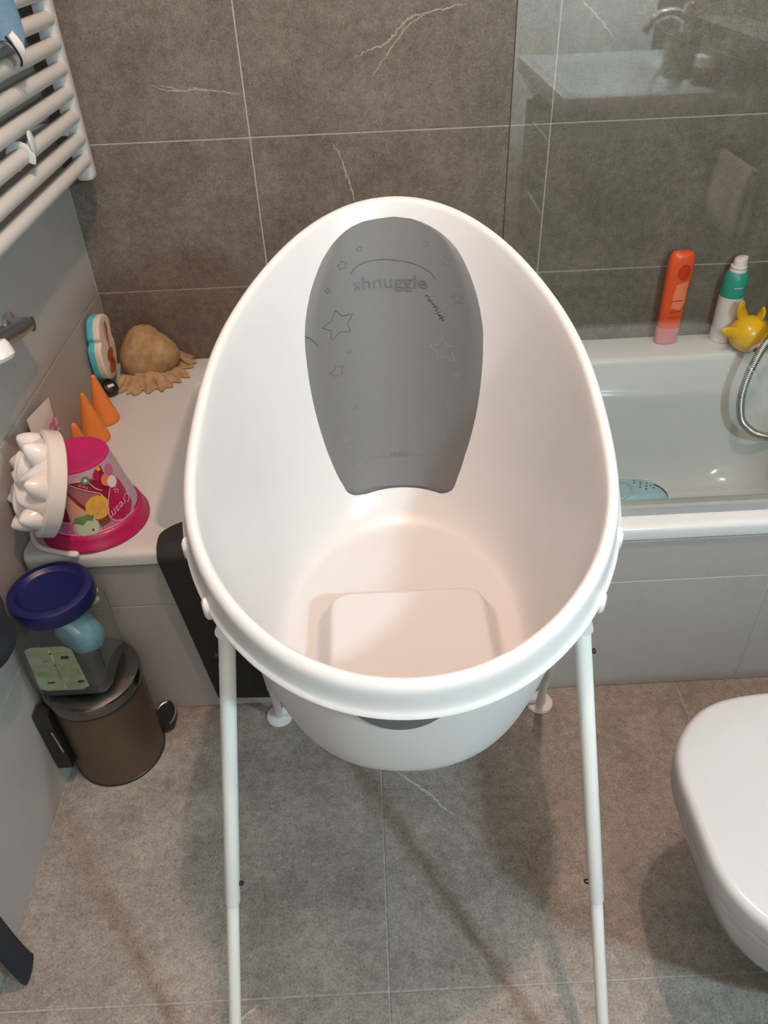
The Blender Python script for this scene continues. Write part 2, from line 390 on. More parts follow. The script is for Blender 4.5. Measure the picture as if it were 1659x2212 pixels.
# ---------------------------------------------------------------- glass screen
scr = thing('glass_screen', 'clear frameless glass shower screen standing on the front rim of the bathtub', 'shower screen', (1.19, -.651, RZ))
GX0, GX1 = .785, 1.594
mb = MB().box((GX0, -.655, .4365), (GX1, -.647, 2.05)); mb.mi = [0, 0, 0, 0, 0, 1]
mb.build('pane', ['glass', 'glass_edge'], scr, 0)
mb = MB().box((GX0, -.6635, .4202), (GX1, -.6405, .4365)); mb.build('bottom_profile', 'profile', scr, 0)
mb = MB().box((GX1-.018, -.663, .4365), (GX1+.004, -.639, 2.05)); mb.build('wall_profile', 'chrome', scr, 0)

# ---------------------------------------------------------------- baby bath
def sstep(a,b,x):
    t=max(0.0,min(1.0,(x-a)/(b-a))); return t*t*(3-2*t)
T_TAB=[(0,0),(.004,.037),(.021,.073),(.042,.1),(.07,.125),(.104,.15),(.145,.172),(.187,.19),(.227,.203),(.273,.211),(.318,.2155),(.372,.2165),(.426,.2115),(.456,.205),(.490,.188),(.516,.17),(.542,.148),(.567,.117),(.583,.085),(.594,.047),(.603,0)]
T_VC=.345
T_YAW=math.atan2(.025,.603)
def _polar():
    pts=[]
    for v,w in T_TAB:
        a=T_VC-v          # + toward back
        pts.append((math.atan2(w,a),math.hypot(w,a)))
    M=180; R=[]
    for i in range(M+1):
        ph=math.pi*i/M
        for (p0,r0),(p1,r1) in zip(pts,pts[1:]):
            if p0<=ph<=p1+1e-9:
                R.append(r0+(r1-r0)*(ph-p0)/(p1-p0)); break
        else: R.append(pts[-1][1])
    C=[]
    for k in range(10):
        c=sum(R[i]*math.cos(k*math.pi*i/M)*(0.5 if i in(0,M) else 1) for i in range(M+1))*2/M
        C.append(c/2 if k==0 else c)
    return C
T_C=_polar()
def rimR(ph): return sum(c*math.cos(k*ph) for k,c in enumerate(T_C))
def tub_loc(a,w):
    # a toward back, w toward +x ; origin of egg
    cx,cy=.642-.025*(T_VC/.603),-.655-T_VC
    ca,sa=math.cos(T_YAW),math.sin(T_YAW)
    return cx+w*ca+a*sa, cy+a*ca-w*sa
def rimz(x,y): return .81+.38*(y+1.06)
FZ=.58
def rim_pt(ph,off=0.0,dz=0.0):
    r=rimR(ph)+off
    x,y=tub_loc(r*math.cos(ph),r*math.sin(ph)); return x,y,rimz(x,y)+dz
def floor_pt(ph,k=1.0,grow=0.0):
    n=2.25; a=.134+grow; b=.170+grow
    c,s=math.cos(ph),math.sin(ph)
    r=(abs(c/b)**n+abs(s/a)**n)**(-1/n)*k
    x,y=tub_loc(r*c-.035,r*s); return x,y
def bez(t):
    P=[(0,0),(.36,.46),(.66,1.0),(1,1)]
    q=1-t; w=(q**3,3*q*q*t,3*q*t*t,t**3)
    return sum(w[i]*P[i][0] for i in range(4)),sum(w[i]*P[i][1] for i in range(4))
def wall_pt(ph,t,off=0.0):
    x0,y0,z0=rim_pt(ph,-.0135+off,-.004); x1,y1=floor_pt(ph,1.0,off); z1=FZ-(off*5 if off else 0)
    a,b=bez(t)
    return x0+(x1-x0)*a,y0+(y1-y0)*a,z0+(z1-z0)*b
def floor_h(x,y):
    # raised seat bump and lowered foot channel
    dx=abs(x-.631)-.068; dy=abs(y+1.105)-.075
    d=math.hypot(max(dx,0),max(dy,0))+min(max(dx,dy),0)-.03
    return .032*(1-sstep(-.012,.012,d))

NA, NW, NF = 224, 26, 44
def ring_of(fn): return [fn(2*PI*i/NA) for i in range(NA)]
def floor_ring(k):
    out = []
    for i in range(NA):
        x, y = floor_pt(2*PI*i/NA, k); out.append((x, y, FZ+floor_h(x, y)*(1-sstep(.9, 1.0, k))))
    return out
rings = [floor_ring(max(1e-4, k/NF)) for k in range(NF+1)]
rings += [ring_of(lambda p, t=t: wall_pt(p, t/NW)) for t in range(NW-1, -1, -1)]
for off, dz in ((-.0120,-.0012),(-.0094,.0004),(-.006,.0007),(-.003,-.0005),(-.0010,-.0030),(-.0002,-.0060),(.0002,-.0092),(.0008,-.0185),(.0015,-.0255),(.0030,-.0280),(.0052,-.0295),(.0055,-.0310),(.0038,-.0318),(.0012,-.0314),(-.001,-.0285),(-.0115,-.0270)):
    rings.append(ring_of(lambda p: rim_pt(p, off, dz)))
rings += [ring_of(lambda p, t=t: wall_pt(p, .09+(1-.09)*t/NW, .006)) for t in range(NW+1)]
rings.append([(x*.5+.626*.5, y*.5-1.02*.5, FZ-.034) for x, y, z in rings[-1]])
tub = thing('baby_bath', 'white egg-shaped baby bath with a grey backrest pad, raised on a white folding stand', 'baby bath', (.626, -1.02, FZ-.013))
mb = MB(); mb.loft(rings, False, True); mb.build('shell', 'tub', tub, 60)

WN = 200
wv = [wall_pt(2*PI*i/WN, t/60) for t in range(61) for i in range(WN)]
wf = [(j*WN+i, j*WN+(i+1) % WN, (j+1)*WN+(i+1) % WN, (j+1)*WN+i) for j in range(60) for i in range(WN)]
WALL = BVHTree.FromPolygons([Vector(v) for v in wv], wf)
def on_wall(x, z, off=0.0):
    p, n, i, d = WALL.ray_cast(Vector((x, -1.05, z)), Vector((0, 1, 0)))
    if n.y > 0: n = -n
    return p+n*off
PADL = [(0.6398, 0.9417), (0.6004, 0.9396), (0.5886, 0.9371), (0.5718, 0.9298), (0.5549, 0.9172), (0.5369, 0.8944), (0.5257, 0.865), (0.519, 0.8361), (0.5194, 0.8078), (0.5222, 0.7617), (0.5307, 0.7117), (0.5415, 0.6691), (0.5552, 0.6337), (0.5585, 0.6258), (0.5626, 0.62), (0.5724, 0.6155)]
PADR = [(0.6398, 0.9417), (0.659, 0.9405), (0.6832, 0.9342), (0.7066, 0.9223), (0.7254, 0.9043), (0.7369, 0.8771), (0.7391, 0.8645), (0.7457, 0.8484), (0.747, 0.8149), (0.7448, 0.7795), (0.7402, 0.7421), (0.7326, 0.7026), (0.7107, 0.6322), (0.7048, 0.6222), (0.7005, 0.6155)]
def at_z(tab, z):
    for (x0, z0), (x1, z1) in zip(tab, tab[1:]):
        if z1 <= z <= z0: return x0+(x1-x0)*((z0-z)/(z0-z1) if z0 > z1 else 0)
    return tab[-1][0]
def smooth_tab(tab):
    z0, z1 = tab[0][1], tab[-1][1]; n = 160; out = []
    for k in range(n+1):
        z = z0+(z1-z0)*k/n; w = min(12, k*.5, n-k); c = 0; t = 0
        for d in range(-int(w), int(w)+1): c += at_z(tab, z+(z1-z0)*d/n); t += 1
        out.append((c/t, z))
    return out
PADL = smooth_tab(PADL); PADR = smooth_tab(PADR)
PT = .0035
ZT, ZB = PADL[0][1], PADL[-1][1]
zs = [ZT-.0022*(k/6)**2 for k in range(6)]+[ZT-.0022-(ZT-.0022-ZB)*k/90 for k in range(91)]
grid = []
for z in zs:
    a, b = at_z(PADL, z), at_z(PADR, z)
    d = min(.013, z-ZB); ins = .013-math.sqrt(max(0, .013**2-(.013-d)**2)); a += ins; b -= ins
    if b-a < .004: a, b = .6379, .6419
    row = []
    for i in range(29):
        u = i/28; x = a+(b-a)*u
        zz = z+.0022*(1-(2*u-1)**2)*(1-sstep(ZB, ZB+.035, z))
        e = min(1, min(i, 28-i)/1.2)
        row.append(on_wall(x, zz, PT if 0 < i < 28 and zs[0] > z > zs[-1] else -.0005))
    grid.append(row)
mb = MB(); mb.loft(grid, False, False, closed=False)
pad = mb.build('backrest_pad', 'pad', tub, 40); pad['label'] = 'grey soft backrest pad with embossed stars'
PADW = WLOC[pad.name]
def ridge(name, pts, r, mat='pad', n=6, step=6, closed=False):
    P = catmull([(p[0], 0, p[1]) for p in pts], step)
    mb = MB().tube([on_wall(p.x, p.z, PT) for p in P], r, n); return mb.build(name, mat, pad)
ridge('arc_line', [(0.5813, 0.8844), (0.5894, 0.8907), (0.6012, 0.8942), (0.6207, 0.895), (0.64, 0.8933), (0.6591, 0.8901), (0.6742, 0.8858), (0.6853, 0.8803), (0.6911, 0.874)], .0006, 'pad_shade_line')
STARS = [(0.5613, 0.8298, 0.0221, 1), (0.5705, 0.8952, 0.0072, 1), (0.5504, 0.8717, 0.004, 1), (0.5935, 0.9097, 0.0042, 0), (0.6797, 0.9122, 0.0052, 0), (0.705, 0.8955, 0.0072, 0), (0.7185, 0.8555, 0.0079, 0), (0.5733, 0.795, 0.0039, 0), (0.5557, 0.7758, 0.0106, 0), (0.6999, 0.7917, 0.0185, 2), (0.7151, 0.7647, 0.0045, 2), (0.704, 0.7268, 0.0048, 2), (0.5773, 0.7245, 0.005, 0), (0.5629, 0.6896, 0.0036, 2), (0.5792, 0.6545, 0.0028, 2), (0.7047, 0.8423, 0.0073, 2)]
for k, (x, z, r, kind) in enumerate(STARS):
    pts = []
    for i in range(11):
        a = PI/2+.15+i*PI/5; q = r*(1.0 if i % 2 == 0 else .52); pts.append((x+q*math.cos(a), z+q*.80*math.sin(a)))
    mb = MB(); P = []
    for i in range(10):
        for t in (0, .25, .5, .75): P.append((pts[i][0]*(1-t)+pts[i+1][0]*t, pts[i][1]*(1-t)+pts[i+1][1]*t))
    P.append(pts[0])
    mb.tube([on_wall(p[0], p[1], PT) for p in P], .0005 if r > .01 else .0004, 6); mb.build('star', ['pad_emboss_shade', 'pad_shade_line', 'pad_lit_edge'][kind], pad)
def wall_text(name, txt, x0, x1, z0, z1, h, mat, ext=.0008):
    vs, fs = text_mesh(txt, 1.0, .5)
    xa = min(v[0] for v in vs); xb = max(v[0] for v in vs); zb = max(v[1] for v in vs)
    mb = MB(); pts = []
    for v in vs:
        u = (v[0]-xa)/(xb-xa)
        pts.append(on_wall(x0+(x1-x0)*u, z0+(z1-z0)*u+v[1]/zb*h, PT+(ext if v[2] > 0 else -.0003)))
    mb.add(pts, fs); return mb.build(name, mat, pad, 30)
wall_text('lettering', 'shnuggle', 0.5839, 0.681, 0.864, 0.8617, 0.0141, 'pad_emboss_shade', .0011)
wall_text('fill_mark', 'MAX', 0.623, 0.648, 0.6553, 0.6555, .006, 'pad_emboss_shade', .0005)
ridge('fill_line', [(0.595, 0.6582), (0.6074999999999999, 0.6573), (0.62, 0.6564)], .0005)
ridge('fill_line', [(0.6501, 0.6565), (0.66135, 0.65785), (0.6726, 0.6592)], .0005)
rnd = random.Random(3)
for k in range(9):
    t = k/8; x = .6815+(.6985-.6815)*t+rnd.uniform(-.002, .002); z = .8521-(.8521-.827)*t+rnd.uniform(-.001, .001)
    ridge('ink_mark', [(x-.0032, z+.0005+rnd.uniform(-.001, .001)), (x-.0005, z+.0018), (x+.0012, z-.0012), (x+.0034, z+.0008)], rnd.uniform(.0003, .0006), 'ink', 5, 4)
ridge('crease', [(0.5190, 0.8317), (0.5267, 0.8248), (0.5342, 0.8139)], .0005, 'pad_shade_line')

# grey grip under the lip at the foot end
def outer_pt(ph, t, off): return Vector(wall_pt(ph, t, .006+off))
mb = MB(); g = []
for j in range(9):
    row = []
    for i in range(25):
        u = i/12-1; ph = PI+.028+u*.225
        t = .07+(.235*math.sqrt(max(0, 1-u*u)))*j/8
        row.append(outer_pt(ph, t, .0022 if 0 < i < 24 and 0 < j < 8 else -.001))
    g.append(row)
mb.loft(g, False, False, closed=False); gr = mb.build('foot_grip', 'pad', tub, 40); gr['label'] = 'dark grey crescent grip under the front lip'

# ---------------------------------------------------------------- folding stand
st = thing('bath_stand', 'white tubular folding stand with splayed legs holding the baby bath above the floor', 'stand', (.63, -1.01, 0))
def lerp(a, b, t): return tuple(a[i]+(b[i]-a[i])*t for i in range(3))
LEGS = [((.378, -1.385, 0), (.440, -1.110, .680), 'front'), ((.860, -1.400, 0), (.812, -1.110, .655), 'front'),
        ((.3872, -.7246, 0), (.436, -1.000, .640), 'back'), ((.9012, -.7253, 0), (.822, -1.030, .650), 'back')]
for k, (F, T, w) in enumerate(LEGS):
    j = (.512 if k == 0 else .503) if w == 'front' else .30
    up = MB().tube([lerp(F, T, j), lerp(F, T, j+.002), lerp(F, T, .98), T], [.0084, .0090, .0090, .0090], 20).build('leg', 'enamel', st)
    MB().tube([lerp(F, T, .012), lerp(F, T, j-.003), lerp(F, T, j+.01)], [.0075, .0075, .0070], 20).build('lower_tube', 'enamel', up)
    c = Vector(lerp(F, T, j+.04)); s = 1 if k in (0, 2) else -1
    MB().lathe([(.0028, 0), (.0028, .0035), (.0015, .0045)], 12, c+Vector((s*.009, -.002, 0)), (s, 0, .1)).build('locking_button', 'black', up)
    c = Vector(lerp(F, T, .95 if w == 'front' else .62)); s = -s if w == 'front' else s
    MB().lathe([(.0028, 0), (.0028, .003), (.0015, .004)], 12, c+Vector((s*.009, -.002, 0)), (s, 0, .1)).build('locking_button', 'black', up)
    MB().lathe([(.0255, .0003), (.0265, .003), (.0245, .0075), (.012, .0105), (.0105, .018), (.0086, .024)], 28, (F[0], F[1], 0)).build('foot', 'enamel', up)
MB().tube([(.3872, -.7250, .019), (.640, -.7252, .019), (.9012, -.7255, .019)], .0082, 16).build('crossbar', 'enamel', st)
for x0, x1 in ((.3955, .432), (.857, .892)):
    MB().tube([(x0, -.7253, .019), (x1, -.7253, .019)], .0105, 16).build('crossbar_sleeve', 'enamel', st)
MB().tube([(.380, -1.381, .019), (.859, -1.394, .019)], .0082, 16).build('crossbar', 'enamel', st)
for a, b in (((.439, -1.125, .678), (.436, -.985, .643)), ((.811, -1.125, .655), (.824, -1.015, .649))):
    MB().tube([a, b], .0095, 16).build('side_rail', 'enamel', st)
for a, b in (((.440, -1.108, .679), (.4235, -1.096, .763)), ((.813, -1.105, .655), (.8215, -1.088, .767)), ((.436, -1.010, .647), (.4155, -1.010, .797)), ((.822, -1.025, .650), (.8345, -1.000, .798))):
    MB().tube([a, b], .0055, 12).build('support_strut', 'enamel', st)
for cx, cy in ((.4165, -1.098), (.4420, -1.160), (.8300, -1.088), (.8060, -1.150)):
    ph = math.atan2(cx-.6277, cy+1.0); q = Vector(rim_pt(ph, .0036, -.0355)); q2 = Vector(rim_pt(ph+.04, .0036, -.0355)); tg = (q2-q).normalized(); o_ = Vector((q.x-.626, q.y+1.0, 0)).normalized()
    mb = MB(); rings = []
    for k_, h in ((.55, -.009), (1, -.006), (1, .006), (.55, .010)):
        rings.append([q+Vector((0, 0, h))+tg*.0075*k_*math.cos(2*PI*i/16)+o_*.0048*k_*math.sin(2*PI*i/16) for i in range(16)])
    mb.loft(rings); mb.build('clip', 'enamel', st, 60)

# ---------------------------------------------------------------- draped bath mat
matt = thing('bath_mat', 'black rubber bath mat hung over the bathtub rim behind the baby bath', 'bath mat', (.42, -.69, RZ))
prof = [(-.612, .345), (-.616, .395), (-.622, .418), (-.634, .4255), (-.655, .4265), (-.680, .4255), (-.694, .4215), (-.7005, .412), (-.7015, .395), (-.7010, .30), (-.7005, .15), (-.7000, .062), (-.7000, .046)]
P = catmull([(0, y, z) for y, z in prof], 4); n = len(P); L = MB(); rows = []
def mat_edge(i, side):
    s = i/(n-1); z = P[i].z
    if side > 0: return .60
    x = .231+.040*max(0, (.418-z)/.37) if P[i].y < -.69 else .231
    y = P[i].y
    if y > -.672: x += .05*min(1, (y+.672)/.045)**2
    return x
for off in (0, .0075):
    for i in range(n):
        t = (P[min(i+1, n-1)]-P[max(i-1, 0)]).normalized(); nn = Vector((0, t.z, -t.y))
        if nn.z < 0 and abs(t.z) < .5: nn = -nn
        if abs(t.z) >= .5: nn = Vector((0, -1, 0)) if P[i].y < -.66 else Vector((0, 1, 0))
        a, b = mat_edge(i, -1), mat_edge(i, 1); q = P[i]+nn*off
        rows.append([Vector((a+(b-a)*k/12, q.y, q.z+(-.020*(k/12) if i == n-1 else 0))) for k in range(13)])
A, B = rows[:n], rows[n:]
L.loft([A[i]+B[i][::-1] for i in range(n)], True, True)
L.build('sheet', 'mat', matt, 50)

# ---------------------------------------------------------------- towel radiator
rad = thing('towel_radiator', 'white ladder towel radiator with round rungs, mounted on the left wall', 'radiator', (.06, -.33, .85))
def dcol(y):
    mb = MB(); sec = [(.050, -.018), (.048, -.012), (.048, .012), (.050, .018), (.056, .020), (.070, .020), (.077, .016), (.080, .008), (.080, -.008), (.077, -.016), (.070, -.020), (.056, -.020)]
    rings = []
    for z, k in ((.846, .80), (.849, .96), (.855, 1), (1.60, 1), (1.606, .9)):
        rings.append([(.064+(a-.064)*k, y+b*k, z) for a, b in sec])
    return mb.loft(rings)
dcol(-.055).build('collector', 'rad', rad, 40); dcol(-.605).build('collector', 'rad', rad, 40)
for k in range(19):
    z = .882+.0386*k
    MB().tube([(.0690, -.066, z), (.0690, -.594, z)], .0128, 20).build('rung', 'rad', rad)
for y in (-.13, -.53):
    for z in (.95, 1.5):
        MB().lathe([(.011, 0), (.011, .072)], 12, (.001, y, z), (1, 0, 0)).build('wall_bracket', 'rad', rad)
val = MB().lathe([(.0135, 0), (.0135, .03), (.016, .032), (.016, .05), (.012, .055), (.012, .085)], 8, (.052, -.640, .765), (0, 0, 1)).build('valve', 'steel', rad, 30)
MB().lathe([(.021, 0), (.021, .006), (.017, .009), (.0125, .011), (.0125, .040)], 28, (.001, -.448, .722), (1, 0, 0)).build('wall_pipe', 'chrome', val)
MB().tube([(.032, -.452, .724), (.037, -.50, .735), (.044, -.56, .752), (.051, -.630, .768)], [.0125, .0135, .0135, .0125], 18).build('elbow', 'chrome_dull', val)
MB().lathe([(.015, 0), (.016, .006), (.016, .018), (.013, .022)], 10, (.052, -.612, .826)).build('cap_nut', 'white_pl', val, 30)
kn = MB(); kn.lathe([(.008, 0), (.020, .003), (.0225, .01), (.0225, .026), (.018, .031), (.012, .032)], 24, (.050, -.618, .772), (.35, -.2, -1)); kn.build('hand_wheel', 'white_pl', val, 40)

hk = thing('radiator_hook', 'small white leaf-shaped plastic hook clipped onto a lower rung of the towel radiator', 'hook', (.09, -.355, .975))
mb = MB(); mb.ball((.0905, -.352, .981), .010, 16, 12, (.42, .95, 2.0), lambda d: 1-.25*max(0, d.z)**2); mb.build('hook_arm', 'rad', hk)
mb = MB(); mb.tube([(.0690+.0162*math.cos(a), -.356, .9592+.0162*math.sin(a)) for a in [i*PI/10-.6 for i in range(17)]], .0032, 10, True, (1, 2.2)); mb.build('hook_clasp', 'rad', hk)
tw = thing('face_towel', 'light blue terry face cloth hung over an upper rung of the towel radiator', 'towel', (.1, -.40, 1.14))
mb = MB(); rows = []
for j in range(15):
    t = j/14; row = []
    for i in range(15):
        u = i/14; y = -.295-.20*u+.016*math.sin(t*3+.5)
        zb = 1.100 + .006*math.sin(u*9) + .05*u
        if t < .3: z = 1.148+(t/.3)*.04; x = .0505-.003*abs(math.sin(u*12))
        elif t < .45: a = (t-.3)/.15*PI; z = 1.188+.0185*math.sin(a); x = .0690-.0185*math.cos(a)+.000
        else: k = (t-.45)/.55; z = 1.188-(1.188-zb)*k; x = .088+.010*k+.007*math.sin(u*11+k*2)
        if t > .8: y -= .02*((t-.8)/.2)**2*(1-u)
        row.append((x, y, z))
    rows.append(row)
mb.loft(rows+[[(p[0]+(.004 if j >= 6 else -.004), p[1], p[2]) for p in r] for j, r in list(enumerate(rows))[::-1]], False, False, closed=False)
mb.build('cloth', 'towel_blue', tw, 60)
mb = MB(); mb.tube(catmull([(.095, -.335, 1.118), (.104, -.333, 1.106), (.106, -.330, 1.096), (.100, -.326, 1.084)], 6), [.011-.0004*i for i in range(19)], 10, True, (1, .6)); mb.build('hanging_loop', 'white_towel', tw)
MB().tube(catmull([(.098, -.352, 1.120), (.104, -.345, 1.104), (.106, -.338, 1.088), (.102, -.334, 1.080)], 5), .0018, 8).build('cord', 'black', tw)

# ---------------------------------------------------------------- bathrobe on the left wall (only its ends are in view)
rb = thing('bathrobe', 'dark navy bathrobe hanging on the left wall beside the bin, sleeve end in view', 'bathrobe', (.05, -1.25, 0.0))
mb = MB(); P = catmull([(.036, -1.20, 1.28), (.036, -1.03, .98), (.036, -.930, .68), (.036, -.905, .55), (.036, -.899, .47), (.036, -.899, .435), (.036, -.901, .408)], 6)
mb.tube(P, [.050+.003*math.sin(i*.9) if i < len(P)-5 else .050-.0035*(i-len(P)+5)**1.35 for i in range(len(P))], 20, True, (1, .52)); mb.build('sleeve', 'navy', rb, 60)
mb = MB(); rings = []
for z in (.42, .45, .7, 1.0, 1.3, 1.5, 1.55):
    k = 1-max(0, (z-1.1))*.9
    rings.append([(.046+.030*math.cos(2*PI*i/24)*(1+.2*math.sin(5*2*PI*i/24+z*3)), -1.42+.19*k*math.sin(2*PI*i/24), z) for i in range(24)])
mb.loft(rings); mb.build('robe_body', 'navy', rb, 60)
mb = MB(); P = catmull([(.046, -1.26, .85), (.044, -1.20, .5), (.041, -1.180, .25), (.040, -1.177, .10), (.040, -1.174, .03), (.040, -1.171, .012)], 6)
mb.tube(P, [.0215]*len(P), 14, True, (1, .22)); mb.build('belt', 'navy', rb, 60)

# ---------------------------------------------------------------- pedal bin
BX, BY, BR = .088, -.780, .0805
pb = thing('pedal_bin', 'small round brown pedal bin with a steel lid in the corner beside the bathtub', 'bin', (BX, BY, 0))
MB().lathe([(BR-.001, .0005), (BR+.0005, .003), (BR, .008), (BR, .190), (BR-.002, .197)], 56, (BX, BY, 0)).build('body', 'bronze', pb)
MB().lathe([(BR+.0012, .0003), (BR+.0012, .0055), (BR, .0065)], 56, (BX, BY, 0), cap0=False, cap1=False).build('base_ring', 'black', pb)
MB().lathe([(BR-.004, .1975), (BR-.002, .2005), (BR+.003, .2015), (BR+.0035, .2045), (BR+.0035, .2195), (BR+.001, .2235), (BR-.006, .2262), (.06, .2285), (.03, .2297), (0, .230)], 56, (BX, BY, 0)).build('lid', 'steel', pb)
MB().lathe([(BR+.0015, .1955), (BR+.0022, .1985), (BR+.0015, .2012)], 56, (BX, BY, 0), cap0=False, cap1=False).build('seal_ring', 'black', pb)
hg = MB().box((.004, -.853, .055), (.030, -.828, .205)); hg.build('hinge_case', 'black', pb, 0)
MB().tube([(.0255, -.8560, .165), (.030, -.8575, .11)], .0016, 8).build('hinge_pin', 'chrome', pb)
pd = MB(); pd.loft([rrect(.146, .184, -.752, -.694, .017, z) for z in (.010, .013, .020, .0225)]); pd.build('pedal', 'black', pb, 40)
MB().tube([(.1655+.019*math.cos(a), -.723+.030*math.sin(a), .024) for a in [i*PI/12-.9 for i in range(15)]], .0022, 8).build('pedal_rim', 'chrome', pb)

# ---------------------------------------------------------------- jar on the bin
JZ = .2305
jar = thing('storage_jar', 'clear square-sided plastic jar with a blue screw lid standing on the bin', 'jar', (.078, -.778, JZ))
mb = MB(); J = lambda h, ins, r: rrect(.0145+ins, .1405-ins, -.838+ins, -.716-ins, r, JZ+h, 8)
mb.loft([J(.0003, .012, .018), J(.002, .005, .02), J(.008, .001, .022), J(.05, 0, .022), J(.135, 0, .022), J(.150, .003, .028), J(.163, .011, .04), J(.170, .014, .047)], True, False); mb.build('jar_body', 'jar', jar, 50)
LC = (.0775, -.777, JZ)
lid = MB().lathe([(.055, .168), (.0655, .1685), (.0665, .171), (.0665, .190), (.0645, .1945), (.0600, .1965), (.0525, .1965), (.0495, .1940), (.0470, .1915), (.0440, .1905), (0, .1905)], 56, LC)
lid.build('lid', 'blue_lid', jar, 30)
lab = [(.030, .028), (.042, .022), (.100, .022), (.112, .030), (.108, .120), (.098, .128), (.045, .128), (.034, .122)]
F = lambda u, v: (u, -.8386, JZ+v)
lb = decal(lab, F, 'paper_green', jar, 'label', 0); lb['label'] = 'pale green printed paper label'
FD = lambda u, v: (u, -.8390, JZ+v)
for (x0, z0, x1, z1, m) in ((.036,.108,.060,.114,'paper_mid'), (.064,.110,.104,.115,'paper_mid'), (.054,.094,.066,.0965,'paper_dark'), (.085,.098,.100,.106,'paper_dark'), (.066,.080,.080,.088,'paper_mid'), (.086,.084,.102,.087,'paper_mid'), (.036,.058,.107,.072,'paper_mid'), (.072,.026,.0735,.120,'cream'), (.046,.040,.060,.045,'paper_dark'), (.080,.034,.105,.042,'paper_mid'), (.096,.040,.108,.046,'paper_dark')):
    decal([(x0,z0), (x1,z0+.001), (x1-.002,z1), (x0+.002,z1-.001)], FD, m, WLOC and lb, 'print_mark', 0)
def lump(seed, a=.18, f=3.0):
    r = random.Random(seed); ws = [(Vector((r.uniform(-1,1), r.uniform(-1,1), r.uniform(-1,1))).normalized()*f*r.uniform(.6, 1.4), r.uniform(0, 6)) for _ in range(6)]
    return lambda d: 1+a*sum(math.sin(w.dot(d)+p) for w, p in ws)/3
s1 = MB().ball((.106, -.785, JZ+.108), .037, 24, 16, (.95, .85, 1.35), lump(4, .22, 3.5)).build('bath_sponge', 'sponge_blue', None, 60, (.106, -.785, JZ+.108))
tag(s1, 'light blue crumpled sponge inside the clear jar', 'sponge')
for k, (x, y, z, r, sx) in enumerate(((.116, -.742, .152, .0125, 1.5), (.118, -.744, .134, .0105, 1.5))):
    o = MB().ball((x, y, JZ+z), r, 16, 10, (sx, 1, .75), lump(20+k, .12, 3)).build('soap_piece', 'cream', None, 60, (x, y, JZ+z))
    tag(o, ['upper cream coloured soap piece showing at the back of the clear jar', 'lower cream coloured soap piece, resting above the blue sponge in the jar'][k], 'soap', 'soap pieces in the jar')
o = MB().ball((.055, -.775, JZ+.055), .030, 20, 12, (1.1, 1.25, 1.6), lump(31, .15, 3)).build('dark_washcloth', 'navy', None, 60, (.055, -.775, JZ+.055))
tag(o, 'dark bundled washcloth behind the label inside the clear jar', 'washcloth')

# ---------------------------------------------------------------- bucket toy
KX, KY = .1055, -.600
bk = thing('toy_bucket', 'pink toy ice cream bucket standing upside down on the left bathtub ledge', 'bucket', (KX, KY, RZ))
MB().lathe([(.0905, .0005), (.0925, .002), (.0925, .006), (.0885, .010), (.0860, .022), (.0835, .028), (.079, .030)], 64, (KX, KY, RZ)).build('rim', 'magenta', bk, 45)
BH0, BH1, BR0, BR1 = .030, .136, .0785, .0545
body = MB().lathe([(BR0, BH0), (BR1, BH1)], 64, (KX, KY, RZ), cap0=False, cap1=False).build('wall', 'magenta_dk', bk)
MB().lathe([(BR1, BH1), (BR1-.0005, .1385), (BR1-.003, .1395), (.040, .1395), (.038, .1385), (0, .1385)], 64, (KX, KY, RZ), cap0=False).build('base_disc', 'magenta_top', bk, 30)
CAMD = math.atan2(CAM_POS.y-KY, CAM_POS.x-KX)
def bm_map(off):
    def f(u, v):   # u: angle to the right of the camera side, v: 0 at rim .. 1 at base disc
        r = BR0+(BR1-BR0)*v+off; a = CAMD+u
        return (KX+r*math.cos(a), KY+r*math.sin(a), RZ+BH0+(BH1-BH0)*v)
    return f
_lay = [0]
def art(poly, mat, cuts=4, name='print'):
    _lay[0] += 1; return decal(poly, bm_map(.00025+.00006*_lay[0]), mat, body, name, cuts)
def line2(pts, w):
    P = catmull([(p[0], p[1], 0) for p in pts], 5); A = []; B = []
    for i, p in enumerate(P):
        t = (P[min(i+1,len(P)-1)]-P[max(i-1,0)]); t = Vector((t.x*.07, t.y*.106, 0)).normalized(); q = Vector((-t.y/.07, t.x/.106, 0))*w/2
        A.append((p+q).xy); B.append((p-q).xy)
    return [tuple(a) for a in A], [tuple(b) for b in B]
def artline(pts, mat, w=.0016):
    _lay[0] += 1; a, b = line2(pts, w); f = bm_map(.00025+.00006*_lay[0]); n = len(a)
    mb = MB(); mb.add([f(*p) for p in a+b], [(i, i+1, n+i+1, n+i) for i in range(n-1)]); return mb.build('print', mat, body)
def band(u0, u1, v0, v1, mat, n=24):
    return art([(u0+(u1-u0)*i/n, v0) for i in range(n+1)]+[(u1-(u1-u0)*i/n, v1) for i in range(n+1)], mat, 0)
band(.62, 2.0, .04, 1.0, 'lilac'); band(-2.2, .62, .86, 1.0, 'lilac')
band(-2.2, .95, .015, .21, 'pink')
art([(.62,.98),(.30,.92),(.22,.72),(.42,.66),(.60,.80)], 'magenta_dk'); art([(.40,.97),(.24,.86),(.36,.78),(.52,.86)], 'magenta')
artline([(-2.2,.012),(-1.4,.012),(-.6,.012),(.2,.012),(.95,.012)], 'pink_lt', .0022)
artline([(-2.2,.215),(-1.2,.215),(-.52,.215)], 'pink_lt')
artline([(-1.4,.80),(-.9,.82),(-.72,.84),(-.3,.90),(.05,.86),(.22,.70),(.36,.62)], 'pink_lt')
